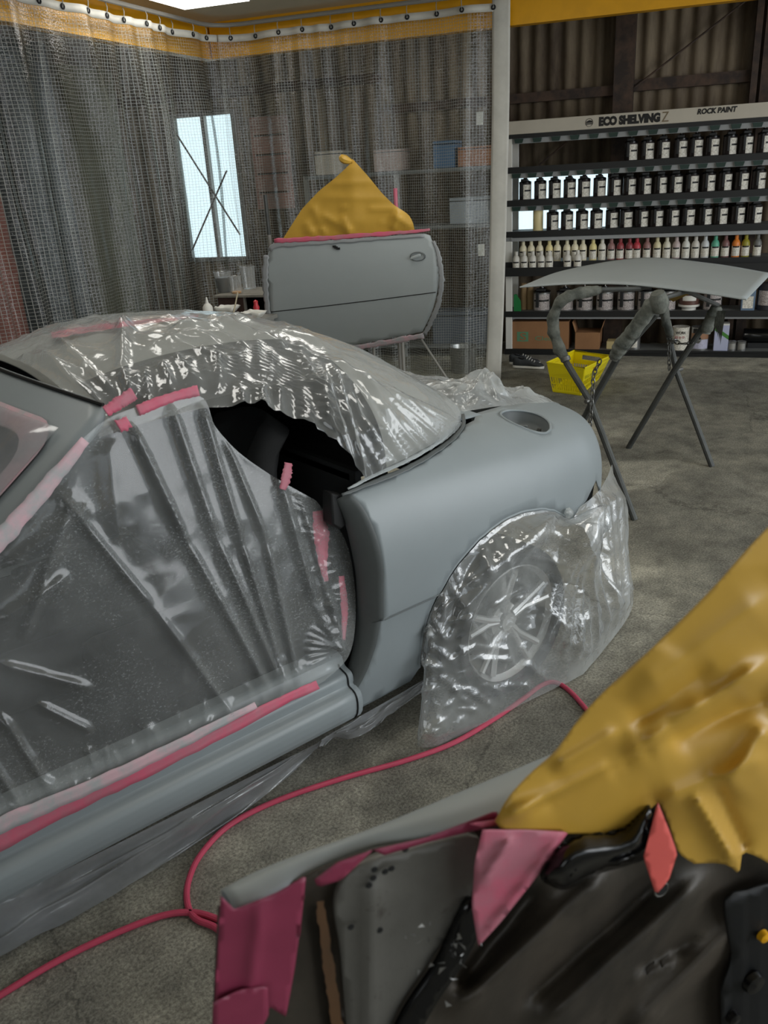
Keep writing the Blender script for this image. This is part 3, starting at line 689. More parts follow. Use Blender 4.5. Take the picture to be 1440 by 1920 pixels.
# --- film stretched over the open doorway
G = coons([(-140, 1636), (0, 1567), (150, 1500), (300, 1432), (450, 1355), (560, 1300), (606, 1276)],
          [(-140, 1120), (0, 1000), (85, 902), (165, 812), (240, 768), (368, 742), (402, 800), (446, 848), (510, 893), (590, 938)],
          [(-140, 1636), (-142, 1400), (-140, 1120)], [(606, 1276), (650, 1232), (664, 1170), (662, 1090), (644, 1010), (590, 938)], 190, 170)
P = px_grid(G, ondoor)
rg = np.random.default_rng(7)
L = [(243, 800, 345, 1010, .020, 5), (345, 1010, 502, 1296, .016, 5), (110, 930, 290, 1145, .015, 6), (290, 1145, 432, 1338, .013, 5),
     (312, 745, 405, 1010, .014, 6), (405, 1010, 528, 1296, .014, 5), (372, 750, 448, 1010, .014, 6), (448, 1010, 533, 1290, .012, 4),
     (410, 800, 494, 1010, .013, 5), (494, 1010, 556, 1285, .014, 4), (520, 900, 585, 1130, .016, 8), (585, 1130, 636, 1226, .010, 6),
     (560, 940, 640, 1220, .012, 5), (200, 830, 220, 1010, .006, 14), (10, 1060, 160, 950, .012, 9), (0, 1160, 120, 1080, .012, 8), (130, 930, 40, 1200, .010, 10),
     (0, 1245, 170, 1290, .012, 6), (70, 1320, 170, 1370, .012, 5), (0, 1340, 90, 1480, .014, 6), (-40, 1400, 45, 1520, .014, 6), (160, 1400, 175, 1440, .01, 4)]
for i in range(46): # short puckers where the film is taped to the sill
    x = rg.uniform(-60, 600); y = np.interp(x, [-60, 300, 606], [1596, 1432, 1276])
    L.append((x, y-4, x-rg.uniform(-8, 26), y-rg.uniform(26, 85), rg.uniform(.003, .009), rg.uniform(2, 5)))
for i in range(30):  # and at the rear jamb
    y = rg.uniform(945, 1270); x = np.interp(y, [938, 1090, 1230], [594, 648, 642]); L.append((x-2, y, x-rg.uniform(20, 70), y+rg.uniform(-40, 30), rg.uniform(.003, .009), rg.uniform(2, 5)))
for a in np.linspace(1.9, 3.6, 9): L.append((640, 1216, 640+70*math.cos(a), 1216-70*math.sin(a), .008, 3))
edge = np.minimum(np.minimum(np.linspace(0, 1, 190)[:, None], 1-np.linspace(0, 1, 190)[:, None])*16, np.minimum(np.linspace(0, 1, 170)[None], 1-np.linspace(0, 1, 170)[None])*14).clip(.15, 1)
d = folds(G, L)*edge+.012*(vnoise(P, 5, 2)-.5)*edge+.0012*ridged(P, 16, 5)*edge
P = P+PDn*(d+.006)[..., None]
door_film = thing('masking_film', 'dusty clear film stretched over the open car doorway with diagonal creases', 'plastic film', tuple(A3(1.15, .78, .31)))
grid('sheet', P, M['film_door'], door_film)
def dtape(name, pts, w, off, m_, jag=.12, n=30, par=door_film, fn=None, seed=1):
    f = fn or (lambda x, y: ondoor(x, y, off)); Q = ribbon(pts, w, f, n, jag, seed=seed)
    Q = Q+PDn*(.003*(vnoise(Q, 40, seed)-.5))[..., None]; return grid(name, Q, m_, par, thick=.0006)
dtape('sill_tape', [(-140, 1650), (0, 1576), (150, 1500), (270, 1447), (420, 1372), (520, 1318), (596, 1284)], [40, 38, 34, 26, 20, 20, 16], .012, M['pink'])
dtape('sill_tape_dusty', [(-120, 1612), (0, 1548), (180, 1470), (330, 1398), (480, 1322)], [30, 30, 24, 20, 12], .02, M['pinkpale'], seed=4)
dtape('pillar_tape', [(-100, 1115), (0, 1012), (60, 945), (110, 885), (160, 825)], [46, 40, 34, 30, 18], .016, M['pinkpale'], seed=5)
dtape('jamb_tape', [(596, 958), (602, 1000), (606, 1060), (612, 1090)], [20, 30, 18, 8], .004, M['pink'], .12, seed=6)
dtape('jamb_tape', [(640, 1080), (646, 1140), (644, 1200)], [10, 14, 6], .004, M['pink'], .12, seed=7)
dtape('loose_tape', [(541, 868), (536, 895), (530, 918)], [14, 20, 12], .035, M['pink'], .2, seed=8)
dtape('header_tape', [(198, 772), (222, 756), (252, 738)], [20, 24, 26], .02, M['pink'], .15, seed=9)
dtape('header_tape', [(222, 802), (242, 790)], [26, 20], .03, M['pink'], .3, seed=10, n=8)
dtape('header_tape', [(258, 770), (300, 753), (340, 740), (372, 732)], [22, 20, 18, 22], .014, M['pink'], .1, seed=11)

# --- film over the soft top
nx, nph = 150, 230
xs = np.linspace(-.165, 1.19, nx)
pmin = np.radians(np.interp(xs, [-.2, .54, .60, .68, .80, .92, 1.2], [0, 0, 9, 24, 34, 38, 40]))
PH = pmin[:, None]+(np.pi-.02-pmin[:, None])*np.linspace(0, 1, nph)[None]**1.25
P = roof(np.broadcast_to(xs[:, None], PH.shape), PH, .014); Q = proj(P)
rg = np.random.default_rng(11); L = []
for i in range(60):                                      # tension folds running down the rear quarter to the taped belt
    q = i/59; x1, y1 = np.interp(q, [0, .5, .8, 1], [640, 750, 830, 866]), np.interp(q, [0, .5, .8, 1], [915, 880, 835, 795])
    a = rg.uniform(.35, 1.0); x0 = x1-(x1-585)*a*np.interp(q, [0, 1], [.5, .85])-rg.uniform(0, 40); y0 = y1-(y1-665)*a
    L.append((x0, y0, x1, y1, rg.uniform(.004, .013), rg.uniform(2, 6)))
for i in range(50):                                      # across the black roof band
    q = rg.uniform(0, 1); x0 = np.interp(q, [0, 1], [240, 600]); y0 = np.interp(q, [0, .4, .8, 1], [705, 652, 636, 690])+rg.uniform(-10, 20)
    L.append((x0, y0, x0+rg.uniform(-18, 30), y0+rg.uniform(25, 80), rg.uniform(.003, .010), rg.uniform(2, 4)))
for i in range(26):                                      # hanging folds in front of the side window
    x0 = rg.uniform(430, 620); y0 = rg.uniform(700, 760); L.append((x0, y0, x0+rg.uniform(-5, 30), y0+rg.uniform(80, 200), rg.uniform(.006, .016), rg.uniform(3, 7)))
for i in range(50):                                      # roof panel
    x0 = rg.uniform(-20, 560); y0 = rg.uniform(590, 650); a = rg.uniform(-.5, .9); l_ = rg.uniform(40, 150); L.append((x0, y0, x0+l_*math.cos(a), y0+l_*.6*math.sin(a), rg.uniform(.003, .010), rg.uniform(2, 4)))
L += [(236, 600, 232, 700, .03, 7), (232, 700, 245, 745, .03, 6), (70, 660, 190, 760, .02, 6), (110, 640, 215, 740, .02, 5), (40, 670, 150, 700, .02, 5), (370, 590, 640, 690, .012, 4), (400, 590, 620, 650, .012, 4),
      (560, 650, 640, 900, .02, 6), (590, 680, 648, 900, .02, 5), (620, 690, 668, 880, .018, 5)]
N = grid_normals(P); N *= np.sign(np.sum(N*(P-A3(.5, 0, .7)), -1, keepdims=True))
P = P+N*(folds(Q, L)+.010*(vnoise(P, 6, 3)-.4)+.0022*ridged(P, 17, 8))[..., None]
top_film = thing('masking_film', 'clear wrinkled film draped over the car soft top', 'plastic film', tuple(A3(.5, 0, .9)))
grid('sheet', P, M['film_top'], top_film)
# taped seams: pink over the roof ridge, pale double tape along the belt line
RV = BVHTree.FromPolygons([tuple(p) for p in P.reshape(-1, 3)], gfaces(nx, nph))
def onroof(x, y):
    h = RV.ray_cast(Vector(CAM), Vector(ray(x, y)))[0]
    return np.array(h)-A3(0, .002, .008) if h is not None else ony(x, y, .3)
Q = ribbon([(96, 624), (170, 612), (230, 603), (300, 596), (372, 588)], [12, 12, 10, 7, 4], onroof, 40, .2); grid('ridge_tape', Q, M['pink'], top_film)
def onbody(x, y, off=.004):
    p = body([body_px(x, y)])[0]; return p+A3(0, off*.8, off)
for pts, w in (([(640, 930), (700, 906), (760, 881), (815, 849), (850, 822), (868, 798), (866, 778)], 9), ([(650, 921), (702, 894), (762, 867), (812, 838), (842, 812), (856, 792)], 7)):
    Q = ribbon(pts, [w*.6, w, w, w, w*.7], lambda x, y: onbody(x, y, .004+.004*(w < 8)), 40, .15); grid('belt_tape', Q, M['primer_lightened'] if w < 8 else M['jamb'], top_film, thick=.001)

# --- film over the windscreen
Wd = np.stack(np.meshgrid(np.linspace(-.9, .9, 90), np.linspace(.05, 1.02, 60), indexing='ij'), -1)
P = wind(Wd.reshape(-1, 2)).reshape(90, 60, 3)+A3(.006, 0, .012)
d = .02*np.abs(np.sin(Wd[..., 0]*9+Wd[..., 1]*5))*.6+.012*ridged(Wd, 5, 3); ed = np.minimum(np.minimum(Wd[..., 0]+.9, .9-Wd[..., 0])*8, (Wd[..., 1]-.05)*10).clip(0, 1)
wf = thing('masking_film', 'film masking the windscreen at the left edge', 'plastic film', tuple(A3(1.5, 0, .85)))
grid('sheet', P+A3(.53, 0, .84)*(d*ed)[..., None], M['film_grey'], wf)
ro = dens(wsr(-.90, .03, .90, 1.04, .13)); ri = dens(wsr(-.82, .11, .82, .96, .13)); patch('edge_tape', ro, lambda p: wind(p)+A3(.004, 0, .007), .04, M['pinkpale'], wf, holes=[ri])

# --- bag of film over the rear wheel
topc = np.vstack([al[2:], [body([body_px(*p)])[0] for p in [(1085, 948), (1105, 933), (1124, 915)]], [ony(1138, 890, .70), ony(1146, 868, .66)]])
topc = resample(topc, 150)+A3(0, .004, -.004)
botp = [(806, 1318), (800, 1345), (790, 1375), (782, 1398), (815, 1399), (860, 1380), (910, 1358), (970, 1324), (1040, 1290), (1092, 1262), (1140, 1207), (1172, 1166), (1187, 1125), (1180, 1086), (1170, 1060)]
botc = smooth([onz(x, y, .008) for x, y in botp], 150)
tt = np.linspace(0, 1, 90); P = topc[:, None]*(1-tt[None, :, None])+botc[:, None]*tt[None, :, None]
rr = np.hypot(P[..., 0]+.005, P[..., 2]-.285); inw = np.clip((.33-rr)/.05, 0, 1)
P[..., 1] = np.maximum(P[..., 1], P[..., 1]*(1-inw)+(.892+.0*rr)*inw)
low = np.clip((.10-P[..., 2])/.10, 0, 1); P[..., 1] = np.maximum(P[..., 1], .87*(np.abs(P[..., 0]) < .3)*low+P[..., 1]*(1-low))
P[..., 2] += .02*np.sin(tt*np.pi)[None]
Q = proj(P); rg = np.random.default_rng(21); L = []
for (x1, y1) in [(1005, 1185), (1022, 1195), (1038, 1215), (1052, 1225), (1075, 1232), (1095, 1225), (1110, 1210), (1128, 1190), (1150, 1178)]: L.append((1066, 962, x1, y1, rg.uniform(.022, .042), rg.uniform(3, 6)))
for (x1, y1) in [(880, 1040), (860, 1110), (850, 1160), (900, 1090), (960, 1060)]: L.append((1040, 962, x1, y1, .012, 6))
for x0 in (1112, 1124, 1134, 1144, 1152): L.append((x0, 905, x0+rg.uniform(5, 16), 1160, .028, 5))
for i in range(70):
    x0, y0 = rg.uniform(800, 1170), rg.uniform(1000, 1370); a = rg.uniform(0, np.pi); l_ = rg.uniform(20, 80); L.append((x0, y0, x0+l_*math.cos(a), y0+l_*math.sin(a), rg.uniform(.004, .012), rg.uniform(2, 5)))
for i in range(26):
    q = rg.uniform(0, 1); k_ = int(q*120); a_ = proj(al[2:][min(len(al)-3, int(q*(len(al)-3)))]); L.append((a_[0], a_[1], a_[0]+rg.uniform(-5, 50), a_[1]+rg.uniform(20, 70), .008, 3))
ed = np.clip(tt*8, 0, 1)[None]*np.clip((1-tt)*10, .25, 1)[None]
N = grid_normals(P); N *= np.sign(np.sum(N*A3(-.3, 1, .5), -1, keepdims=True))
P = P+N*((folds(Q, L)+.02*(vnoise(P, 6, 9)-.3)+.004*ridged(P, 13, 4))*ed)[..., None]; P[..., 2] = np.maximum(P[..., 2], .004)
wfm = thing('masking_film', 'clear crinkled film bag hanging over the rear wheel to the floor', 'plastic film', tuple(A3(0, .9, 0)))
grid('sheet', P, M['film_wheel'], wfm)
cp = ony(1066, 962, .83)
MB().lathe([(0, .016), (.012, .012), (.02, 0), (.012, -.01)], cp, (0, 1, .2), 7).build('gathered_knot', M['film_crumple'], wfm)

# --- film skirt under the sill
def skirt(name, label, tp_, bt_, zb, n, seed, amp):
    a = smooth([ony(x, y, .795) for x, y in tp_], n); b = smooth([onz(x, y, zb) for x, y in bt_], n); t_ = np.linspace(0, 1, 30)
    P = a[:, None]*(1-t_[None, :, None])+b[:, None]*t_[None, :, None]
    uu = np.linspace(0, 1, n)[:, None]*6; d = (ridged(np.stack(np.broadcast_arrays(uu*.7+t_[None]*1.2, t_[None]*3+0*uu), -1), 1.6, seed)*amp+amp*.7*np.sin(t_[None]*9+uu*.9))*np.clip(t_*5, 0, 1)[None]
    P = P+A3(0, .6, .8)*(d*.6)[..., None]; P[..., 2] = np.maximum(P[..., 2], zb)
    return grid(name, P, M['film_grey'], None, label=label, cat='plastic film')
skirt('masking_film', 'greyish film skirt trailing on the floor under the car sill', [(-140, 1762), (0, 1692), (150, 1617), (300, 1542), (450, 1466), (600, 1391)], [(-140, 1862), (0, 1795), (70, 1755), (152, 1716), (250, 1655), (400, 1562), (520, 1475), (594, 1405)], .004, 120, 3, .03)
o = skirt('masking_film', 'short crinkled film frill hanging ahead of the rear wheel', [(596, 1392), (660, 1352), (730, 1312), (792, 1276)], [(606, 1402), (628, 1384), (660, 1386), (700, 1366), (740, 1335), (792, 1300)], .09, 60, 5, .03)

# --- crumpled film over the boot opening
hp = onz(905, 735, .90)
U, V_ = np.meshgrid(np.linspace(-.64, -.10, 120), np.linspace(-.62, .50, 170), indexing='ij')
zb = body(np.stack([U.ravel(), np.zeros(U.size)], 1))[:, 2].reshape(U.shape)
hd = np.exp(-(((U-hp[0])/.20)**2+((V_-hp[1])/.16)**2)*1.0); rd = np.exp(-((V_-(.48-1.0*(U+.12)/-.52*.25-.75))/.14)**2)
PP = np.stack([U, V_, zb], -1)
z = zb-.008+hd*.055+.03*ridged(PP, 7, 2)*(.3+hd)+.022*ridged(PP, 18, 6)*(.35+hd)+.03*(vnoise(PP, 4, 3)-.3)
edg = np.minimum(np.minimum((U+.64)/.05, (-.10-U)/.05), np.minimum((V_+.62)/.06, (.50-V_)/.06)).clip(0, 1)
P = np.stack([U+.02*(vnoise(PP, 12, 9)-.5), V_+.03*(vnoise(PP, 12, 10)-.5), zb-.004+(z-zb+.004)*edg], -1)
grid('masking_film', P, M['film_crumple'], None, label='crumpled clear film heaped over the car boot opening', cat='plastic film')

# ================================================================== paint shelving
M['shelf_black'] = mat('black_shelf_lip', (24, 25, 25), .5)
M['shelf_grey'] = mat('grey_shelf_underside', (150, 152, 152), .6)
M['board'] = mat('grey_shelf_board', (110, 112, 110), .6)
M['clip'] = mat('dark_green_clip', (26, 52, 44), .5)
M['ink'] = mat('black_ink', (22, 20, 18), .6)
M['goldink'] = mat('bronze_ink', (120, 104, 78), .6)
M['cream'] = mat('cream_panel', (196, 188, 172), .55, var=.04)
S1 = 2.62
shelf = thing('paint_shelving', 'long black shelving full of paint tins under a cream lettered header', 'shelving', tuple(room(1.2, -.15, 0)))
for s in (.03, S1-.03):
    rbox(MB(), s-.03, s+.03, -.03, 0, 0, 1.9).build('front_post', M['white'], shelf, bevel=.004); rbox(MB(), s-.03, s+.03, -.33, -.30, 0, 1.9).build('rear_post', M['white'], shelf, bevel=.004)
BZ = [.046, .394, .835, 1.099, 1.362, 1.634]
for z in BZ:
    o = rbox(MB(), 0, S1, -.33, -.005, z-.02, z).build('shelf_board', M['board'], shelf)
    rbox(MB(), -.01, S1, -.005, .012, z-.045, z+.006).build('front_lip', M['shelf_black'], o)
rbox(MB(), 0, S1, -.005, .012, 0, .046).build('kick_plate', M['shelf_black'], shelf)
rbox(MB(), 0, S1, .0, .085, .745, .757).build('front_tray', M['board'], shelf)
o = rbox(MB(), -.01, S1, .080, .09, .725, .80).build('tray_lip', M['shelf_black'], shelf)
hdr = rbox(MB(), -.01, S1, -.02, .012, 1.90, 2.006).build('header_panel', M['cream'], shelf, bevel=.003)
rbox(MB(), -.01, S1, -.30, .016, 1.868, 1.90).build('header_rail', M['shelf_black'], shelf)
def hx(px, z=1.95, n=.012):
    lo, hi = -1.0, 4.0
    for _ in range(40):
        md_ = (lo+hi)/2
        if proj(room(md_, n, z))[0] < px: lo = md_
        else: hi = md_
    return lo
def head_text(nm, tx, px0, px1, zlo, h, m_, bold, shear=0):
    a, b = hx(px0), hx(px1); text(nm, tx, m_, hdr, room(a, .013, zlo), SD, Z3, h, b-a, bold, .0015, shear)
head_text('lettering', 'ECO SHELVING', 1123, 1238, 1.917, .072, M['ink'], .075)
head_text('lettering_letter', 'Z', 1241, 1254, 1.917, .074, M['goldink'], .0)
head_text('lettering', 'ROCK PAINT', 1307, 1382, 1.952, .042, M['ink'], .05, .15)
lc = room(hx(1105), .0145, 1.952); lc_b = MB().tube([lc+.030*(math.cos(a)*SD+math.sin(a)*Z3) for a in np.linspace(0, 2*np.pi, 28, endpoint=False)], .0018, 4, closed=True)
lc_b.box(lc-Z3*.010, (.052, .003, .008), [SD, NN, Z3]); lc_b.prism([(-.026, -.002), (.026, -.002), (.022, .012), (.0, .018), (-.022, .008)], .002, lc, [SD, Z3, NN]); lc_b.build('round_logo', M['ink'], hdr)
# toothed clips that drive the lids hang under the upper boards
pr2 = [(-.04, 0), (.04, 0), (.03, -.034), (-.03, -.034)]
proto_clip = None
for z, x0, dx in ((1.868, .12, .158), (1.589, .10, .139), (1.317, .10, .139)):
    rbox(MB(), 0, S1, -.10, -.004, z-.012-.03, z-.001).build('clip_rail', M['shelf_grey'], shelf)
    x = x0
    while x < S1-.05:
        p = room(x, .001, z-.004)
        if proto_clip is None:
            proto_clip = MB().prism(pr2, .016, p, [SD, Z3, NN]).build('lid_clip', M['clip'], shelf); pc0 = p
        else:
            q = proto_clip.copy(); col.objects.link(q); q.location = Vector(p-pc0)
        x += dx
for z in (.35,): rbox(MB(), 0, S1, -.06, -.004, z-.02, z).build('clip_rail', M['shelf_grey'], shelf)
rbox(MB(), 0, S1, -.05, .0, 1.02, 1.05).build('clip_rail', M['shelf_grey'], shelf)

# --- tins and bottles
M['tin'] = mat('dark_tin', (58, 52, 52), .35, .5)
M['tin_silver'] = mat('silver_tin', (170, 170, 168), .3, .8)
M['lab'] = mat('white_label', (236, 232, 220), .6, vscale=90, c2=(190, 184, 170))
M['lab2'] = mat('printed_label', (205, 196, 190), .6, vscale=120, c2=(120, 110, 110))
a_nn = math.radians(211.7)
def tin(label, group, R=.053, H=.14, m_=None, lidm=None, big=False):
    t = thing('paint_tin', label, 'tin', (0, 0, 0), group)
    MB().lathe([(0, 0), (R*.98, 0), (R, .004), (R, H-.006), (R*1.03, H-.003), (R*1.03, H), (R*.9, H+.002), (0, H+.002)], (0, 0, 0), n=20).build('body', m_ or M['tin'], t)
    MB().lathe([(R+.0008, H*.06), (R+.0008, H*.92)], (0, 0, 0), n=12, a0=a_nn+(-.1 if not big else -1.0), a1=a_nn+(1.5 if not big else 1.2)).build('label', M['lab'] if not big else M['lab2'], t)
    MB().lathe([(R+.0014, H*.52), (R+.0014, H*.62)], (0, 0, 0), n=10, a0=a_nn+(.12 if not big else -.9), a1=a_nn+(1.2 if not big else 1.1)).build('label_band', M['ink'], t)
    MB().lathe([(R*1.0, H), (R*1.02, H+.012), (R*.7, H+.018), (R*.34, H+.030), (R*.3, H+.046), (0, H+.046)], (0, 0, 0), n=16).build('lid', M['blackgloss'], t)
    MB().box(tuple(NN*(R+.012)+Z3*(H*.64)+SD*(-R*.35)), (.018 if not big else .028, .022, H*.82), [SD, NN, Z3]).build('lever', M['black'], t, bevel=.003)
    MB().box(tuple(NN*(R*.6)+Z3*(H+.026)), (R*1.1, R*.8, .022), [SD, NN, Z3]).build('pour_spout', M['black'], t, bevel=.004)
    MB().tube([A3(0, 0, H+.04), A3(0, 0, H+.082)], .004, 6).build('spindle', M['white'], t)
    return t
ORD = ['first', 'second', 'third', 'fourth', 'fifth', 'sixth', 'seventh', 'eighth', 'ninth', 'tenth', 'eleventh', 'twelfth', 'thirteenth', 'fourteenth', 'fifteenth', 'sixteenth', 'seventeenth', 'eighteenth', 'nineteenth', 'twentieth', 'twenty-first', 'twenty-second', 'twenty-third', 'twenty-fourth', 'twenty-fifth', 'twenty-sixth']
small = tin('x', 'black-lidded tins on the upper three shelves'); used = [False]
rows = [('top', BZ[5], [1183, 1214, 1243, 1276, 1305, 1335, 1368, 1398, 1432]),
        ('second', BZ[4], [985, 1013, 1040, 1068, 1095, 1124, 1152, 1180, 1209, 1238, 1267, 1297, 1328, 1359, 1390, 1422, 1456]),
        ('third', BZ[3], [1036, 1063, 1091, 1118, 1147, 1174, 1203, 1231, 1261, 1290, 1322, 1351, 1383, 1415])]
for nm, z, xs_ in rows:
    for i, x in enumerate(xs_):
        o = small if not used[0] else copy_tree(small); used[0] = True
        o.location = Vector(room(hx(x, z+.06, -.075), -.075, z+.001)); o.rotation_euler.z = random.uniform(-.12, .12)
        o['label'] = 'dark paint tin with black lever lid, %s from the left on the %s shelf' % (ORD[i], nm)
big0 = tin('x', 'large tins on the shelf below the bottles', R=.078, H=.165, m_=M['tin_silver'], big=True); ub = [False]
for i, x in enumerate([1016, 1060, 1096, 1134, 1174, 1212, 1250, 1336]):
    o = big0 if not ub[0] else copy_tree(big0); ub[0] = True
    o.location = Vector(room(hx(x, BZ[1]+.09, -.10), -.10, BZ[1]+.001)); o.rotation_euler.z = random.uniform(-.1, .1)
    o['label'] = 'large labelled tin behind the trestle, %s from the left on the shelf below the bottles' % ORD[i]
def bottle(label, c, group):
    t = thing('paint_bottle', label, 'bottle', (0, 0, 0), group); R = .033
    m_ = mat('bottle_tint', c, .4)
    MB().lathe([(0, 0), (R*.95, 0), (R, .005), (R, .105), (R*.95, .118), (R*.7, .136), (R*.42, .145), (R*.40, .150)], n=18).build('body', m_, t)
    MB().lathe([(R*.46, .146), (R*.48, .148), (R*.46, .176), (R*.40, .178), (0, .178)], n=14).build('cap', m_, t)
    MB().lathe([(R+.0008, .012), (R+.0008, .092)], n=12, a0=a_nn-1.2, a1=a_nn+1.2).build('label', M['lab'], t)
    MB().lathe([(R+.0014, .080), (R+.0014, .092)], n=12, a0=a_nn-.8, a1=a_nn+.9).build('label_band', M['ink'], t)
    return t
cream = (232, 222, 190); rose = (150, 112, 108)
bl = [(981, cream, 'cream'), (996, cream, 'cream'), (1012, cream, 'cream'), (1030, (236, 220, 160), 'yellowish cream'), (1045, cream, 'cream'), (1063, cream, 'cream'), (1078, cream, 'cream'), (1093, cream, 'cream'), (1112, (232, 216, 150), 'yellowish cream'), (1129, (225, 220, 205), 'white'),
      (1146, rose, 'dusty rose'), (1163, (150, 62, 66), 'dark red'), (1180, (140, 62, 66), 'dark red'), (1194, (186, 62, 72), 'red'), (1213, rose, 'dusty rose'), (1232, (215, 205, 165), 'cream'), (1250, (215, 210, 190), 'off-white'), (1268, (190, 172, 168), 'pinkish white'), (1286, (215, 214, 205), 'white'), (1304, (205, 200, 190), 'off-white'), (1322, (200, 202, 202), 'pale grey'),
      (1341, (92, 170, 140), 'green'), (1360, (120, 84, 82), 'brown'), (1380, (222, 128, 48), 'orange'), (1398, (150, 142, 44), 'olive'), (1420, (110, 110, 106), 'dark grey')]
for i, (x, c, nm) in enumerate(bl):
    o = bottle('%s paint bottle with black-banded label, %s from the left in the back bottle row' % (nm, ORD[i]), c, 'paint bottles in the back row')
    o.location = Vector(room(hx(x, BZ[2]+.09, -.06), -.06, BZ[2]+.001)); o.rotation_euler.z = random.uniform(-.15, .15)
for i, x in enumerate([968, 983, 999, 1015, 1030, 1064, 1083]):
    o = bottle('pale paint bottle, %s from the left in the front tray below the others' % ORD[i], (214, 210, 200), 'paint bottles in the front tray')
    o.location = Vector(room(hx(x, .84, .042), .042, .758))
# odd things on the shelves
def shelf_box(name, label, cat, px0, px1, zb, h, m_, n0=-.27, n1=-.03, flaps=None):
    a, b = hx(px0, zb+h/2, n1), hx(px1, zb+h/2, n1); t = thing(name, label, cat, tuple(room((a+b)/2, (n0+n1)/2, zb)))
    rbox(MB(), a, b, n0, n1, zb+.001, zb+h).build('body', m_, t, bevel=.003); return t, a, b
M['card'] = mat('brown_cardboard', (150, 108, 72), .8, var=.12, vscale=5)
M['cardgreen'] = mat('green_print', (92, 138, 104), .8)
bx_, a, b = shelf_box('cardboard_box', 'long brown cardboard box with green printed logo on the bottom shelf', 'box', 959, 1066, BZ[0], .255, M['card'])
k = (b-a); rbox(MB(), a+k*.10, a+k*.30, -.0305, -.0285, BZ[0]+.07, BZ[0]+.16).build('printed_square', M['cardgreen'], bx_)
text('printed_letter', 'S', M['card'], bx_, room(a+k*.15, -.028, BZ[0]+.08), SD, Z3, .07, .06, .02, .001)
text('printed_word', 'Clean', M['cardgreen'], bx_, room(a+k*.42, -.0285, BZ[0]+.08), SD, Z3, .04, .20, .0, .001)
bx2, a, b = shelf_box('cardboard_box', 'small open brown carton beside the long cardboard box', 'box', 1078, 1124, BZ[0], .155, M['card'])
for s0, tl in ((a, -.03), (b, .03)):
    grid('flap', np.array([[room(s0, -.27, BZ[0]+.155), room(s0+tl, -.27, BZ[0]+.26)], [room(s0, -.03, BZ[0]+.155), room(s0+tl, -.03, BZ[0]+.25)]]), M['card'], bx2, thick=.004)
shelf_box('cardboard_box', 'tiny buff carton right of the open carton on the bottom shelf', 'box', 1137, 1158, BZ[0], .07, mat('buff_card', (186, 168, 120), .8), -.2, -.06)
def simple_can(name, label, px, zb, R, H, m_, bands, n=-.10, lid=True):
    s = hx(px, zb+H/2, n); t = thing(name, label, 'tin', tuple(room(s, n, zb)))
    c = room(s, n, zb+.001)
    MB().lathe([(0, 0), (R, 0), (R, H-.008), (R*1.03, H-.006), (R*1.03, H), (R*.9, H-.004), (0, H-.004)], c, n=24).build('body', m_, t)
    for z0, z1, mm, w in bands: MB().lathe([(R+.001, H*z0), (R+.001, H*z1)], c, n=14, a0=a_nn-w, a1=a_nn+w).build('label', mm, t)
    return t, s
simple_can('paint_tin', 'grey tin half hidden by the left trestle leg on the bottom shelf', 1189, BZ[0], .055, .17, M['tin_silver'], [(.1, .9, M['lab'], .6)])
t, s = simple_can('paint_tin', 'white lettered tin between the crossed trestle legs on the bottom shelf', 1276, BZ[0], .072, .20, M['lab'], [])
text('lettering', 'WORK', M['ink'], t, room(s-.045, -.10+.074, BZ[0]+.145), SD, Z3, .024, .09, .02, .001)
text('lettering', 'ロック', mat('red_ink', (170, 40, 60), .6), t, room(s-.045, -.10+.074, BZ[0]+.105), SD, Z3, .024, .08, .02, .001)
simple_can('paint_tin', 'brown and silver tin right of the crossed trestle legs on the bottom shelf', 1312, BZ[0], .075, .20, M['tin_silver'], [(.5, .75, mat('tan_label', (150, 110, 80), .6), 1.2), (.75, .95, M['ink'], .9), (.08, .48, mat('lilac_label', (188, 186, 205), .6, var=.2, vscale=60), 1.1)])
bx3, a, b = shelf_box('paint_tin', 'pale lilac rectangular tin with green diagonal stripe on the bottom shelf', 'tin', 1339, 1366, BZ[0], .225, mat('lilac_tin', (178, 182, 206), .4), -.16, -.03)
rbox(MB(), a, b, -.16, -.03, BZ[0]+.222, BZ[0]+.235).build('lid', M['white'], bx3, bevel=.003)
ms_ = MB(); k = b-a; ms_.prism([(0, .18), (0, .215), (k, .135), (k, .10)], .002, room(a, -.030, BZ[0]), [SD, Z3, NN]); ms_.build('green_stripe', mat('green_stripe_paint', (70, 128, 52), .5), bx3)
for x, lb in ((1372, 'small unlabelled silver tin, left one of the low pair on the bottom shelf'), (1390, 'small unlabelled silver tin, right one of the low pair on the bottom shelf')): simple_can('paint_tin', lb, x, BZ[0], .036, .082, M['tin_silver'], [(.2, .8, M['grey_metal'], .9)], -.06)
t, s = simple_can('paint_tin', 'brown-labelled wide tin under the panel, on a white foot', 1293, BZ[1]+.03, .085, .16, mat('brown_tin', (96, 66, 58), .4), [(.35, .62, M['white'], .7)])
MB().lathe([(0, -.03), (.06, -.03), (.06, 0), (.09, .002), (.09, .02), (0, .02)], room(s, -.10, BZ[1]+.031), n=24).build('foot', M['white'], t)
bx4, a, b = shelf_box('carton', 'tall steel-blue carton with white label at the right shelf end', 'box', 1391, 1417, BZ[1], .245, mat('steel_blue_card', (104, 124, 146), .5), -.16, -.03)
rbox(MB(), a+.012, b-.015, -.031, -.028, BZ[1]+.02, BZ[1]+.12).build('label', M['lab'], bx4); MB().lathe([(0, 0), (.02, 0), (.02, .002), (0, .002)], room((a+b)/2, -.029, BZ[1]+.20), NN, 16).build('round_logo', M['ink'], bx4)
simple_can('jar', 'dark wide jar with printed label beside the steel-blue carton', 1440, BZ[1], .085, .22, mat('dark_jar', (46, 46, 52), .4), [(.2, .75, M['lab2'], 1.1)])
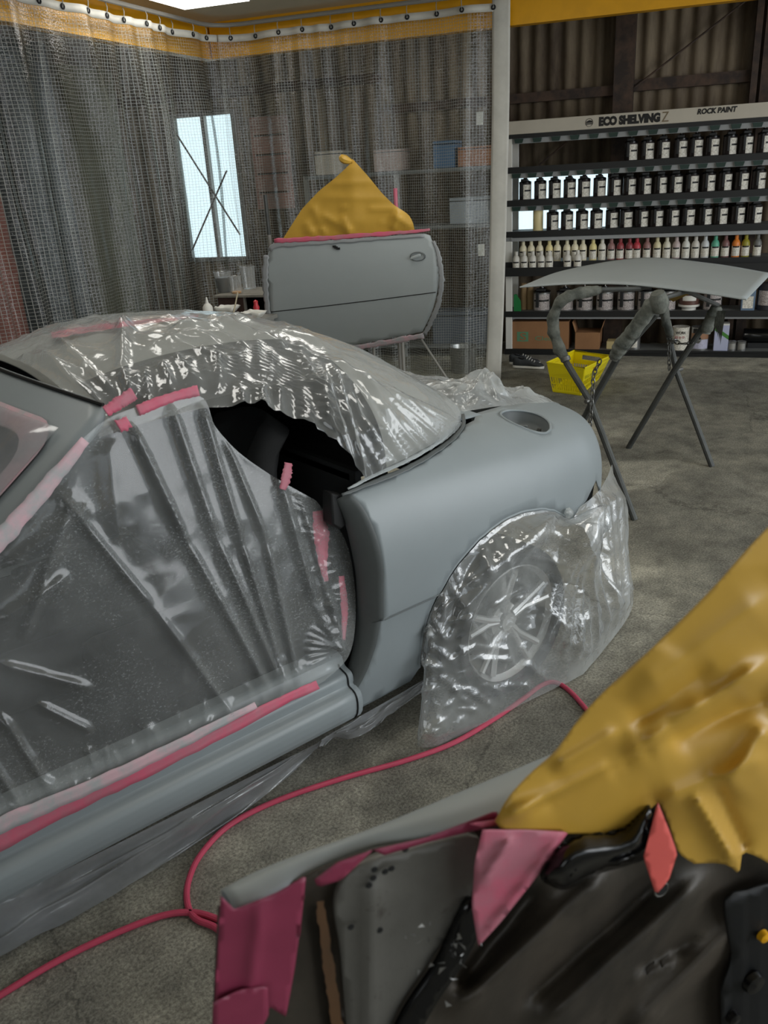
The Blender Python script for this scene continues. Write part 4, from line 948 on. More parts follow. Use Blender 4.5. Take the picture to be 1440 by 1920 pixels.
g = thing('spray_nozzle_pack', 'green folded packet at the left end of the shelf', 'packet', tuple(room(.06, -.05, BZ[1])))
s = hx(970, .47, -.05); MB().prism([(-.03, 0), (.035, 0), (.03, .09), (-.012, .155), (-.03, .15)], .03, room(s, -.065, BZ[1]+.001), [SD, Z3, NN]).build('body', mat('green_packet', (30, 120, 62), .5), g)
for i, x in enumerate((982, 994)):
    s = hx(x, .5, -.15); MB().lathe([(0, 0), (.03, 0), (.03, .24), (.018, .24), (.018, .02)], room(s, -.15, BZ[1]+.001), n=20).build('paper_roll', mat('kraft_roll', (150, 124, 88), .8), None, label=['brown paper roll standing nearest the left shelf post', 'brown paper roll standing next to the large tins'][i], cat='roll')
s = hx(1009, 1.19, -.08); t = thing('bottle', 'cream plastic bottle standing before the bright window', 'bottle', tuple(room(s, -.08, BZ[3])))
MB().lathe([(0, 0), (.042, 0), (.045, .006), (.045, .17), (.035, .19), (.02, .20), (.02, .22), (0, .22)], room(s, -.08, BZ[3]+.001), n=22).build('body', mat('cream_plastic', (230, 214, 160), .4), t)
MB().lathe([(.024, .205), (.024, .235), (0, .236)], room(s, -.08, BZ[3]+.001), n=16).build('cap', M['white'], t)
mc = MB(); s = hx(1425, .12, -.22); mc.lathe([(0, 0), (.06, 0), (.065, .01), (.065, .27), (.055, .29), (0, .29)], room(s-.14, -.22, BZ[0]+.10), SD, 20); mt = thing('air_compressor', 'dark cylindrical motor lying at the right end of the bottom shelf', 'machine', tuple(room(s, -.22, BZ[0])))
mc.build('motor_body', M['blackgloss'], mt); rbox(MB(), s-.1, s+.12, -.27, -.17, BZ[0]+.001, BZ[0]+.045).build('foot', M['black'], mt)
MB().lathe([(0, 0), (.05, 0), (.055, .06), (0, .07)], room(s+.14, -.22, BZ[0]+.10), SD, 18).build('end_cap', mat('blue_cap', (30, 42, 90), .4), mt)

# ================================================================== trestle with the boot lid panel
M['trestle'] = mat('painted_steel_tube', (82, 84, 82), .55, .3, var=.25, vscale=12)
M['rag'] = mat('paint_caked_padding', (112, 114, 106), .85, c2=(74, 78, 72), vscale=16, bump=.6, bscale=30, bdist=.01)
XA, XB = -1.47, -2.42
tr = thing('folding_trestle', 'folding steel trestle with padded arms carrying the grey curved panel', 'trestle', tuple(A3(-1.95, -.1, 0)))
C_, B_ = onz(1190, 975), onz(1335, 875); A_ = onz(1178, 840); D_ = A_+(C_-B_)
topa = onx(1040, 600, XA); topb = onx(1222, 590, XA); topc_ = onx(1240, 565, XB); topd = onx(1352, 570, XB)
def leg(P, r=.017): return MB().tube(P, r, 10).build('leg', M['trestle'], tr)
leg([C_+Z3*.0, onx(1105, 750, XA), onx(1062, 680, XA)]); leg([D_, onx(1105, 752, XA)-A3(.035, 0, 0), onx(1150, 672, XA)-A3(.035, 0, 0), topb-A3(.035, 0, 0)])
leg([B_, onx(1268, 695, XB), topc_]); leg([A_, onx(1270, 694, XB)+A3(.035, 0, 0), topd+A3(.035, 0, 0)])
def pad(P, r0, seed, n=40):
    P = smooth(P, n); a = np.linspace(0, 2*np.pi, 14, endpoint=False); r = r0*(1+.22*(vnoise(np.c_[np.arange(n)*.5, np.zeros(n)], 1, seed)-.5)); r[:2] *= .75; r[-2:] *= .75
    mb_ = MB().tube(P, r, 14); V = mb_.V[0]; V += (V-np.repeat(P, 14, 0))*(.30*(ridged(V, 11, seed)-.4))[:, None]; mb_.V[0] = V
    return mb_.build('padding', M['rag'], tr, autos=None)
zt = 1.035
pad([onx(1062, 682, XA), onx(1042, 640, XA), onx(1036, 600, XA), onx(1048, 570, XA), onx(1075, 553, XA-.04), onx(1128, 543, XA-.14)], .027, 3, 60); MB().tube([onx(1128, 543, XA-.14), A3(-1.75, .04, 1.075), A3(-2.05, -.05, 1.06), topc_], .012, 8).build('top_bar', M['trestle'], tr)
pad([onx(1150, 672, XA), onx(1180, 628, XA), onx(1215, 585, XA), onx(1228, 563, XA)], .033, 5)
MB().tube([topb, A3(XA-.10, topb[1]-.02, 1.07), A3(XA-.4, topb[1]-.08, 1.06), topd+A3(.035, 0, .0)], .012, 8).build('top_bar', M['trestle'], tr)
kp = onx(1236, 566, XA); MB().lathe([(0, -.05), (.03, -.045), (.042, -.015), (.04, .02), (.03, .045), (0, .05)], kp, (.4, 0, 1), 12).build('knuckle_pad', M['rag'], tr)
pad([topc_+A3(0, 0, .01), onx(1246, 590, XB), onx(1254, 615, XB), onx(1258, 632, XB)], .026, 8, 20); pad([topd+A3(.035, 0, .0), onx(1338, 600, XB)+A3(.035, 0, 0), onx(1330, 622, XB)+A3(.035, 0, 0)], .030, 9, 20)
rags = MB()
for i in range(5):
    p = onx(1352+i*3, 580, XB)+A3(.05, 0, 0); rags.add([p, p+A3(0, .02, 0), p+A3(.01, .012, -.10-.02*i), p+A3(0, -.004, -.08)], [(0, 1, 2, 3)])
rags.build('torn_padding', M['rag'], tr, smooth_=False)
for P in (onx(1105, 751, XA), onx(1268, 695, XB)): MB().lathe([(0, .03), (.01, .03), (.012, .024), (.012, -.055), (0, -.06)], P, (1, 0, 0), 10).build('pivot_bolt', M['steel'], tr)
for P, dr in ((onx(1060, 673, XA), (0, .4, -.9)), (onx(1152, 668, XA), (0, .5, .85)), (onx(1262, 640, XB), (0, .3, -.9)), (onx(1306, 636, XB), (0, .5, .8))):
    MB().lathe([(.020, -.012), (.025, -.01), (.025, .01), (.020, .012)], P, dr, 14).build('collar', M['steel'], tr)
def chain(P, nm='chain'):
    P = np.array(P, float); L_ = np.r_[0, np.cumsum(np.linalg.norm(np.diff(P, axis=0), axis=1))]; n = int(L_[-1]/.026); Q = resample(P, n+1)
    ch_ = thing(nm, 'steel chain hanging from the left trestle leg' if nm == 'chain_' else None, None) if False else None
    first = MB()
    for i in range(n):
        c = (Q[i]+Q[i+1])/2; d_ = Q[i+1]-Q[i]; d_ /= np.linalg.norm(d_); a = np.cross(d_, A3(0, 1, .3)); a /= np.linalg.norm(a); b = np.cross(d_, a); w = a if i % 2 else b
        first.tube([c+d_*.019*math.cos(t)+w*.010*math.sin(t) for t in np.linspace(0, 2*np.pi, 10, endpoint=False)], .0034, 5, closed=True)
    return first.build(nm, M['steel'], tr)
chain([onx(1133, 673, XA)+A3(.03, 0, 0), onx(1120, 700, XA)+A3(.03, 0, 0), onx(1118, 735, XA)+A3(.03, 0, 0), onx(1112, 790, XA)+A3(.03, 0, -.1)]); chain([onx(1262, 632, XB)+A3(.05, 0, 0), onx(1290, 632, XB)+A3(.06, 0, -.03), onx(1308, 640, XB)+A3(.05, 0, 0)]); chain([onx(1264, 636, XB)+A3(.05, 0, 0), onx(1266, 665, XB)+A3(.06, 0, 0), onx(1264, 690, XB)+A3(.05, 0, 0)])
# the panel
nearp = [(975, 537, 4.55), (1075, 531, 4.36), (1180, 532, 4.15), (1300, 545, 3.95), (1400, 560, 3.80)]
farp = [(978, 536, 4.62), (1060, 506, 4.95), (1200, 483, 4.95), (1330, 493, 4.65), (1446, 512, 4.30)]
na, fa = smooth([atd(*p) for p in nearp], 40), smooth([atd(*p) for p in farp], 40)
tt = np.linspace(0, 1, 14); P = na[:, None]*(1-tt[None, :, None])+fa[:, None]*tt[None, :, None]
P[..., 2] += .012*np.sin(tt*np.pi)[None]*np.sin(np.linspace(0, np.pi, 40))[:, None]
pt = thing('boot_lid', 'curved grey primed panel lying on the folding trestle', 'car panel', tuple(P.reshape(-1, 3).mean(0)))
grid('outer_skin', P, M['primer_lightened'], pt, thick=.006)
MB().tube(na+A3(0, 0, -.004), .004, 6).build('hemmed_edge', M['primer_lightened'], pt)
yp = thing('masking_paper', 'scrap of yellow paper tucked under the panel by the trestle knuckle', 'paper', tuple(atd(1270, 560, 4.4)))
q = [atd(1248, 556, 4.45), atd(1262, 552, 4.5), atd(1300, 548, 4.45), atd(1262, 566, 4.35)]; mesh('sheet', q, [(0, 1, 2, 3)], M['paper'], yp, smooth_=False)

# ================================================================== basket, shoes, hose
M['basket'] = mat('yellow_basket_plastic', (232, 214, 20), .4)
A0, B0 = onz(1037, 735), onz(1089, 742); C0 = onz(1122, 712); D0 = A0+(C0-B0)
zr = .225; base = np.array([A0, B0, C0, D0]); cen = base.mean(0)
r1, r2, r3 = onz(1026, 680, zr), onz(1096, 691, zr), onz(1145, 667, zr); rimp = np.array([r1, r2, r3, r1+(r3-r2)])
bk = thing('shopping_basket', 'yellow slotted plastic basket standing on the floor behind the trestle', 'basket', tuple(cen))
mesh('bottom', np.vstack([base+Z3*.004]), [(0, 1, 2, 3)], M['basket'], bk, thick=.004, smooth_=False)
for i in range(4):
    a0, a1, b0, b1 = base[i], base[(i+1) % 4], rimp[i], rimp[(i+1) % 4]
    W = lambda u, v: (a0*(1-u)+a1*u)*(1-v)+(b0*(1-u)+b1*u)*v+Z3*.004*(1-v)
    mb = MB(); nrm_ = np.cross(a1-a0, b0-a0); nrm_ /= np.linalg.norm(nrm_)
    def bar(u0, u1, v0, v1, th=.004):
        q = np.array([W(u0, v0), W(u1, v0), W(u1, v1), W(u0, v1)]); mb.add(np.vstack([q, q+nrm_*th]), [(3, 2, 1, 0), (4, 5, 6, 7), (0, 1, 5, 4), (1, 2, 6, 5), (2, 3, 7, 6), (3, 0, 4, 7)])
    bar(0, 1, 0, .10); bar(0, 1, .52, .58); bar(0, 1, .28, .32); bar(0, 1, .88, 1.0)
    if i == 2: bar(0, .25, .58, .88); bar(.25, .75, .58, .70); bar(.75, 1, .58, .88)
    else: bar(0, 1, .58, .88)
    for u in np.linspace(0, .975, 14): bar(u, u+.024, .10, .52)
    mb.build('slatted_side', M['basket'], bk, smooth_=False)
MB().tube(rimp, .008, 6, closed=True).build('rim', M['basket'], bk)
hq = smooth([rimp[0]*.5+rimp[1]*.5, rimp[0]*.5+rimp[1]*.5+Z3*.004+(rimp[3]-rimp[0])*.12, rimp[3]*.75+rimp[0]*.25+Z3*.01], 12)
MB().tube(hq, .004, 6).build('handle', M['basket'], bk)
e1 = (rimp[2]-rimp[1]); e1 /= np.linalg.norm(e1); up_ = (rimp[1]-base[1]); up_ /= np.linalg.norm(up_); pb = base[1]*.32+rimp[1]*.68; out_ = np.cross(e1, up_)
text('red_print', 'TRU', mat('basket_red_ink', (150, 60, 20), .6), bk, pb+e1*.16+out_*.006+up_*.01, e1, up_, .035, .09, .02, .001)
text('green_print', '||||| |||||', mat('basket_olive_ink', (120, 130, 20), .6), bk, pb+e1*.02-up_*.02+out_*.006, e1, up_, .03, .16, .0, .001)

def shoe(P, yaw, label, mirror=1):
    t = thing('sneaker', label, 'shoe', tuple(P), 'pair of sneakers'); d = A3(math.cos(yaw), math.sin(yaw), 0); sde = A3(-d[1], d[0], 0)
    xs_ = np.linspace(0, 1, 22); hw = np.interp(xs_, [0, .06, .2, .45, .7, .88, .97, 1], [.012, .030, .036, .036, .047, .044, .026, .008]); hh = np.interp(xs_, [0, .08, .22, .30, .42, .55, .75, .92, 1], [.085, .10, .088, .082, .094, .080, .054, .044, .028])
    def loft(z0, hz, grow, nm, m_):
        R = []
        for x, w, h in zip(xs_, hw, hz):
            a = np.linspace(0, 2*np.pi, 16, endpoint=False); yy = np.sign(np.cos(a))*np.abs(np.cos(a))**.6*(w+grow); zz = z0+(h-z0)*(.5+.5*np.sign(np.sin(a))*np.abs(np.sin(a))**.6)
            R.append(A3(*P)+d*(x*.275)+sde*yy[:, None]+Z3*zz[:, None])
        mb_ = MB(); mb_.add(np.array(R), gfaces(22, 16, False, True)+[tuple(range(16)), tuple(21*16+i for i in range(15, -1, -1))]); return mb_.build(nm, m_, t, autos=60)
    loft(0.002, np.full(22, .028), .004, 'sole', M['white']); up2 = loft(.024, hh, -.002, 'upper', mat('grey_suede', (58, 62, 64), .8, var=.2, vscale=20))
    MB().lathe([(0, .0), (.022, .0), (.026, .006), (.024, .01)], A3(*P)+d*.075+Z3*.088, (0, 0, 1), 14).build('opening', M['black'], t)
    for k_ in range(4):
        c = A3(*P)+d*(.125+.022*k_)+Z3*(.094-.009*k_); MB().tube([c-sde*.022-Z3*.006, c+Z3*.004, c+sde*.022-Z3*.006], .0032, 5).build('lace', M['white'], t)
    return t
sp0 = onz(962, 690); dirs = onz(1025, 692)-sp0; yw = math.atan2(dirs[1], dirs[0])
shoe(sp0, yw, 'dark grey sneaker with white sole, the nearer of the pair by the shelf'); shoe(sp0-NN*.13-SD*.06, yw+.12, 'dark grey sneaker with white sole, the farther one half hidden behind its twin')

hp_ = [(-60, 1900), (0, 1866), (100, 1806), (200, 1757), (300, 1718), (362, 1711), (410, 1724), (455, 1742), (500, 1772), (490, 1800), (440, 1775), (405, 1740), (366, 1722), (351, 1692), (354, 1650), (378, 1600), (432, 1546), (520, 1501), (640, 1460), (760, 1426), (850, 1393), (925, 1349), (985, 1307), (1015, 1285), (1040, 1279), (1065, 1293), (1095, 1325), (1140, 1385), (1200, 1470)]
Hp = np.array([onz(x, y, .0085) for x, y in hp_]); Hp = smooth(Hp, 220); Hp[:, 2] = .0085+.016*np.exp(-((np.arange(220)-70)/3.5)**2)*0
MB().tube(Hp, .0082, 10).build('air_hose', M['hose'], None, label='pink rubber air hose looping across the concrete floor', cat='hose')

# ================================================================== the other door on its stand, in front of the back curtain
Qd = atd(660, 540, 5.5); ND = float(np.dot(Qd-SH0, NN))
def ond(x, y, off=0.0): return onroom(x, y, ND+off)
zc = ond(660, 470)[2]
def skin(off):
    def f(P2):
        out = []
        for x, y in P2:
            p = onroom(x, y, ND); k = (zc-.12-p[2])/.34; out.append(onroom(x, y, ND+off+.05*(1-k*k)))
        return np.array(out)
    return f
bd = thing('detached_door', 'grey primed door on a stand with a peak of yellow paper', 'door', tuple(ond(660, 655)))
dol = smooth([(512, 459), (600, 452), (700, 445), (793, 438), (808, 449), (816, 470), (821, 510), (818, 550), (808, 588), (792, 622)], 60)
dol2 = resample([(792, 622), (700, 640), (600, 654), (512, 664), (508, 620), (503, 560), (500, 500), (503, 470), (512, 459)], 50)
dout = np.vstack([dol, dol2[1:-1]])
patch('outer_skin', dout, skin(0), 9, M['primer_lightened'], bd, thick=.02)
ro = np.array(dout); cen_ = ro.mean(0)
def edge_px(pts, w, off, m_, jag, seed, nm='edge_tape'): 
    f = skin(off); Q = ribbon(pts, w, lambda x, y: f([(x, y)])[0], 40, jag, seed=seed); return grid(nm, Q, m_, bd, thick=.001)
gt = mat('overspray_tape', (150, 153, 155), .6, var=.1)
edge_px([(514, 452), (600, 447), (700, 440), (798, 432), (806, 430)], [9, 9, 8, 8, 4], .006, M['pink'], .3, 2)
edge_px([(499, 478), (497, 520), (501, 575), (507, 630), (510, 660)], [10, 12, 9, 8, 6], .004, gt, .3, 3)
edge_px([(812, 452), (822, 478), (828, 522), (824, 560), (812, 595), (796, 628)], [5, 8, 10, 9, 8, 8], .004, gt, .35, 4)
edge_px([(795, 629), (700, 646), (620, 660), (540, 670)], [10, 10, 8, 6], .004, M['pinkpale'], .25, 5)
edge_px([(505, 470), (520, 460), (600, 455), (700, 448), (795, 442)], [10, 8, 7, 6, 5], .005, gt, .3, 6)
Qc = np.array([skin(.0005)([(x, y)])[0] for x, y in resample([(508, 585), (600, 575), (700, 563), (817, 548)], 20)]); MB().tube(Qc, .003, 5).build('swage_shade', M['black'], bd)  # shade of the door crease drawn on in black
hc = skin(.004)([(783, 481)])[0]; hb = MB(); hb.lathe([(.045, .004), (.05, .002), (.052, -.004), (.03, -.012), (0, -.014)], (0, 0, 0), NN, 24)
hb.V[0] = hb.V[0]@np.diag([1, 1, .55])+hc; hd_ = hb.build('handle_recess', M['jamb'], bd)
MB().box(hc+NN*.012-SD*.01, (.07, .012, .018), [SD*.96+Z3*.28, NN, Z3]).build('handle_tape', M['primer_lightened'], bd, bevel=.005)
for px in ((630, 464), (634, 466), (627, 462)): MB().box(skin(.006)([px])[0], (.022, .01, .012), [SD, NN, Z3]).build('mirror_bracket', M['black'], bd)
# paper peak
pl = np.vstack([resample([(531, 447), (548, 420), (566, 392), (598, 358), (628, 334), (650, 314), (662, 300)], 30), resample([(663, 300), (690, 330), (716, 362), (738, 384), (754, 394), (766, 402), (774, 416), (778, 434)], 24), resample([(777, 435), (700, 441), (600, 448), (532, 448)], 24)[:-1]])
rg = np.random.default_rng(5)
PL = [(585, 385, 600, 420, .012, 5), (570, 415, 590, 440, .012, 5), (600, 400, 660, 435, .014, 5), (640, 405, 658, 437, .015, 4), (620, 345, 700, 340, .008, 5), (600, 370, 730, 372, .008, 6), (690, 392, 745, 390, .010, 4), (735, 400, 770, 425, .02, 7), (750, 395, 735, 430, .02, 5), (600, 425, 612, 440, .014, 3), (660, 300, 662, 430, .02, 24)]
for i in range(5): x0, y0 = rg.uniform(560, 750), rg.uniform(350, 435); PL.append((x0, y0, x0+rg.uniform(-30, 40), y0+rg.uniform(-8, 20), .008, 3))
def paperfn(P2):
    P2 = np.asarray(P2, float); d = folds(P2, PL); return np.array([onroom(x, y, ND+.015+k) for (x, y), k in zip(P2, d)])
pp = patch('masking_paper', pl, paperfn, 5, M['paper'], bd)
tipq = smooth([ond(661, 303, .02), ond(652, 301, .03), ond(643, 297, .035), ond(640, 291, .03)], 12); MB().tube(tipq, [.014, .012, .016, .02, .022, .024, .026, .026, .026, .024, .02, .01], 8).build('twisted_tip', M['paper'], bd)
# its stand
ds = thing('door_stand', 'thin metal stand holding up the grey door with yellow paper', 'stand', tuple(ond(660, 655)*[1, 1, 0]-NN*.15))
for x, y0, nm, m_ in ((497, 365, 'post', M['trestle']), (741, 353, 'post', M['pink'])):
    a = ond(x, y0, -.06); zk = a[2]-.25; MB().tube([a*[1, 1, 0], a*[1, 1, 0]+Z3*zk], .012, 8).build(nm, M['grey_metal'], ds); MB().tube([a*[1, 1, 0]+Z3*zk, a], .0122, 8).build('post_sleeve', m_, ds)
for x in (700, 748): a = ond(x, 640, -.10); MB().tube([a*[1, 1, 0]+Z3*.0, a+Z3*.1], .010, 8).build('leg', M['grey_metal'], ds)
a = ond(790, 636, -.1); b = ond(835, 705, -.1); b = a+(b-a)*(a[2]/(a[2]-b[2])); MB().tube([a, b], .008, 8).build('strut', M['grey_metal'], ds)
a = ond(497, 600, -.06); b = ond(748, 600, -.08); MB().tube([a, b], .010, 8).build('crossbar', M['grey_metal'], ds)
for x in (497, 748): a = ond(x, 600, -.06)*[1, 1, 0]+Z3*.012; MB().tube([a-NN*.3, a+NN*.25], .012, 8).build('foot_bar', M['grey_metal'], ds)

# ================================================================== low cabinet with mixing cups behind the car roof
Pc = atd(455, 553, 6.1); nc = float(np.dot(Pc-SH0, NN)); scb = s_of(Pc); zt = Pc[2]
cb = thing('cabinet', 'dark brown open cabinet with pale top behind the car roof', 'cabinet', tuple(room(scb, nc-.2, 0)))
rbox(MB(), scb-.23, scb+.22, nc-.42, nc+.02, zt-.015, zt).build('top', mat('spattered_top', (150, 146, 136), .7, var=.3, vscale=14), cb)
rbox(MB(), scb-.21, scb-.0, nc-.02, nc, 0, zt-.016).build('front_panel', mat('brown_board', (72, 50, 44), .6, var=.3, vscale=6), cb)
rbox(MB(), scb-.21, scb-.19, nc-.40, nc-.02, 0, zt-.016).build('side_panel', M['interior'], cb)
rbox(MB(), scb-.0, scb+.015, nc-.02, nc, 0, zt-.016).build('corner_post', M['grey_metal'], cb); rbox(MB(), scb-.19, scb+.2, nc-.41, nc-.39, 0, zt-.016).build('back_panel', M['black'], cb)
rbox(MB(), scb-.19, scb+.2, nc-.39, nc-.02, zt-.32, zt-.30).build('inner_shelf', M['interior'], cb); rbox(MB(), scb+.19, scb+.21, nc-.4, nc, 0, zt-.016).build('side_panel', M['interior'], cb)
M['cup'] = film('clear_cup_plastic', .3, wr=0, gl=2); M['paintdark'] = mat('dark_paint', (40, 42, 44), .3)
def cup(px, py, n, h, R0, R1, label, fill=None, fh=.7, handle=False):
    p = onp(px, py, room(0, 0, zt), Z3); t = thing('mixing_cup', label, 'cup', tuple(p))
    MB().lathe([(0, .001), (R0, .001), (R0+.001, .004), (R1, h), (R1+.004, h+.003), (R1+.001, h+.004)], p, n=22).build('wall', M['cup'], t)
    if fill: rr_ = R0+(R1-R0)*fh; MB().lathe([(0, .003), (R0*.97, .003), (rr_*.97, h*fh), (0, h*fh)], p, n=22).build('contents', fill, t)
    if handle: MB().tube([p+SD*R1*.9*-1+Z3*h*.85, p-SD*(R1+.03)+Z3*h*.7, p-SD*(R1+.025)+Z3*h*.35, p-SD*R0+Z3*h*.25], .006, 6).build('handle', M['cup'], t)
cup(421, 548, 0, .145, .045, .065, 'dark filled paint cup on the brown cabinet', M['paintdark'], .75)
cup(444, 550, 0, .12, .038, .044, 'small clear cup with yellow bottom on the brown cabinet', mat('amber_paint', (214, 150, 40), .4), .12)
cup(468, 541, 0, .16, .048, .055, 'tall clear measuring jug on the brown cabinet', None, 0, True)
p = atd(391, 590, 5.7); sb = thing('squeeze_bottle', 'white squeeze bottle with pointed nozzle beside the brown cabinet', 'bottle', tuple(p*[1, 1, 0]+Z3*(p[2]-.02)))
MB().lathe([(0, 0), (.032, 0), (.034, .01), (.034, .07), (.02, .09), (.012, .095), (.004, .135), (0, .136)], p-Z3*.02, n=18).build('body', M['white'], sb)
wt = thing('work_table', 'grey work table standing between the car and the brown cabinet', 'table', tuple(A3(p[0], p[1], 0)))
ax3 = [SD, NN, Z3]; MB().box(p-Z3*.035+SD*.12, (.62, .34, .025), ax3).build('table_top', M['grey_metal'], wt)
for a in (-.16, .40):
    for b in (-.14, .14): q = p+SD*a+NN*b; MB().tube([A3(q[0], q[1], 0), A3(q[0], q[1], p[2]-.045)], .014, 8).build('leg', M['grey_metal'], wt)
for i, (px, py, lb) in enumerate(((427, 590, 'crumpled white paper tray with a stick, left of the red nozzle'), (476, 600, 'crumpled white paper tray under the red nozzle'))):
    c = onp(px, py, p-Z3*.022, Z3); n = 14; U, V_ = np.meshgrid(np.linspace(-1, 1, n), np.linspace(-1, 1, n), indexing='ij'); rr_ = np.maximum(abs(U), abs(V_))
    Z = .004+.05*rr_**3+.012*(vnoise(np.stack([U, V_], -1), 3, i)-.3)*rr_; P = c+U[..., None]*SD*.075+V_[..., None]*NN*.06+Z[..., None]*Z3
    grid('paper_tray', P, M['white'], None, label=lb, cat='tray', thick=.001)
c = onp(482, 590, p-Z3*.022, Z3); rn = thing('spray_nozzle', 'small red and pink nozzle lying beside the grey door edge', 'nozzle', tuple(c))
MB().lathe([(0, .03), (.018, .03), (.022, .05), (.014, .07), (.016, .09), (0, .10)], c, n=14).build('body', mat('red_plastic', (190, 50, 60), .4), rn); MB().lathe([(0, .0), (.012, 0), (.012, .03), (0, .03)], c, n=12).build('tip', M['pinkpale'], rn)
MB().tube([onp(438, 588, p-Z3*.01, Z3), onp(438, 588, p-Z3*.01, Z3)+SD*.05+Z3*.14], .005, 6).build('stir_stick', mat('pale_wood', (200, 188, 160), .7), None, label='pale stirring stick leaning out of the paper tray', cat='stick')

# ================================================================== things seen dimly through the curtains
def cabinet_behind(name, label, cat, px0, px1, py0, py1, n, m_, depth=.35):
    a, b = onroom(px0, py0, n), onroom(px1, py0, n); z0, z1 = onroom((px0+px1)/2, py1, n)[2], onroom((px0+px1)/2, py0, n)[2]
    t = thing(name, label, cat, tuple(room((s_of(a)+s_of(b))/2, n-depth/2, max(z0, 0))))
    return t, s_of(a), s_of(b), max(z0, 0), z1
n_ = NW+.06
t, a, b, z0, z1 = cabinet_behind('poster', 'pinkish wall chart seen through the back curtain left of the yellow peak', 'poster', 466, 538, 218, 392, n_, None)
rbox(MB(), a, b, n_, n_+.01, z0, z1).build('sheet', mat('faded_pink_paper', (186, 140, 124), .8, c2=(150, 126, 116), vscale=2), t)
for k in range(4): rbox(MB(), a+.04, b-.04, n_+.010, n_+.012, z0+.15+k*.18, z0+.17+k*.18).build('printed_line', M['rust'], t)
rk = thing('storage_rack', 'grey storage rack dimly seen through the back curtain right of the door', 'rack', tuple(room(s_of(onroom(760, 430, .2)), .1, 0)))
a, b = s_of(onroom(580, 430, .2)), s_of(onroom(925, 430, .2)); zz = [.12, onroom(750, 425, .2)[2], onroom(750, 320, .2)[2]]
for z in zz: rbox(MB(), a, b, -.15, .2, z-.03, z).build('rack_board', M['board'], rk)
for s in (a, (a+b)/2, b): rbox(MB(), s-.02, s+.02, .16, .2, 0, zz[2]).build('rack_post', M['grey_metal'], rk)
for i, (x0, x1, h, z, c, lb) in enumerate([(812, 852, .22, 2, (80, 110, 140), 'blue box on top of the dim rack'), (858, 925, .16, 2, (150, 100, 66), 'brown carton on top of the dim rack'), (590, 640, .2, 2, (190, 180, 165), 'pale carton on the dim rack left of the yellow peak'), (700, 752, .18, 2, (170, 150, 140), 'pinkish carton on the dim rack right of the yellow peak'), (840, 920, .22, 1, (150, 156, 160), 'grey bin on the middle board of the dim rack'), (800, 920, .3, 0, (90, 96, 104), 'dark crate at the foot of the dim rack')]):
    sa, sb_ = s_of(onroom(x0, 300, .15)), s_of(onroom(x1, 300, .15)); o = thing('storage_box', lb, 'box', tuple(room((sa+sb_)/2, 0, zz[z])))
    rbox(MB(), sa, sb_, -.13, .15, zz[z]+.001, zz[z]+h).build('body', mat('box_%d' % i, c, .7), o, bevel=.005); rbox(MB(), sa-.003, sb_+.003, -.133, .153, zz[z]+h*.86, zz[z]+h*.9).build('lid_seam', M['black'], o)
kt = room(s_of(onroom(868, 660, .75)), .75, 0); kk = thing('steel_pail', 'shiny steel pail on the floor behind the curtain hem', 'pail', tuple(kt)); MB().lathe([(0, .001), (.10, .001), (.12, .22), (.125, .23), (.118, .225)], kt, n=24).build('body', M['tin_silver'], kk)
MB().tube([kt+SD*.12*math.cos(x)+Z3*(.22+.10*math.sin(x)) for x in np.linspace(0, np.pi, 12)], .003, 6).build('handle', M['steel'], kk)
# beyond the left curtain
def on_left(x, y, ds_): return onp(x, y, room(SC-ds_, 0), SD)
for (x0, x1, y0, y1, ds_, c, nm, lb, ct) in [(-60, 62, 330, 640, .7, (120, 62, 48), 'oil_drum', 'rust-red drum dimly seen through the left curtain', 'drum'), (172, 262, 130, 640, 1.3, (92, 92, 70), 'locker', 'olive locker dimly seen through the left curtain', 'locker'), (70, 150, 80, 640, .75, (48, 58, 62), 'locker', 'dark blue-grey locker dimly seen through the left curtain', 'locker')]:
    p0, p1 = on_left(x0, (y0+y1)/2, ds_), on_left(x1, (y0+y1)/2, ds_); zt_ = on_left((x0+x1)/2, y0, ds_)[2]; w_ = np.linalg.norm((p1-p0)[:2]); c_ = (p0+p1)/2*[1, 1, 0]-SD*.3
    o = thing(nm, lb, ct, tuple(c_)); m_ = mat(nm+'_paint', c, .6, var=.25, vscale=3)
    if nm == 'oil_drum':
        R = w_/2; zt_ = max(.9, zt_); pr_ = [(0, .0), (R, 0)]+[(R+(.012 if k % 6 == 0 else 0), zt_*k/18) for k in range(1, 19)]+[(R*.95, zt_), (0, zt_-.01)]; MB().lathe(pr_, c_, n=28).build('shell', m_, o)
        MB().lathe([(0, 0), (.03, 0), (.03, .02), (0, .02)], c_+SD*R*.5+Z3*(zt_-.008), n=12).build('bung', M['steel'], o)
    else:
        MB().box(c_+Z3*zt_/2, (.45, w_, zt_), [SD, NN, Z3]).build('body', m_, o, bevel=.01)
        for k in (-1, 1): MB().box(c_+SD*.23+NN*k*w_*.24+Z3*zt_*.5, (.015, w_*.44, zt_*.9), [SD, NN, Z3]).build('door_leaf', m_, o, bevel=.004)
        MB().box(c_+SD*.245+NN*.03+Z3*zt_*.55, (.02, .02, .12), [SD, NN, Z3]).build('handle', M['steel'], o)

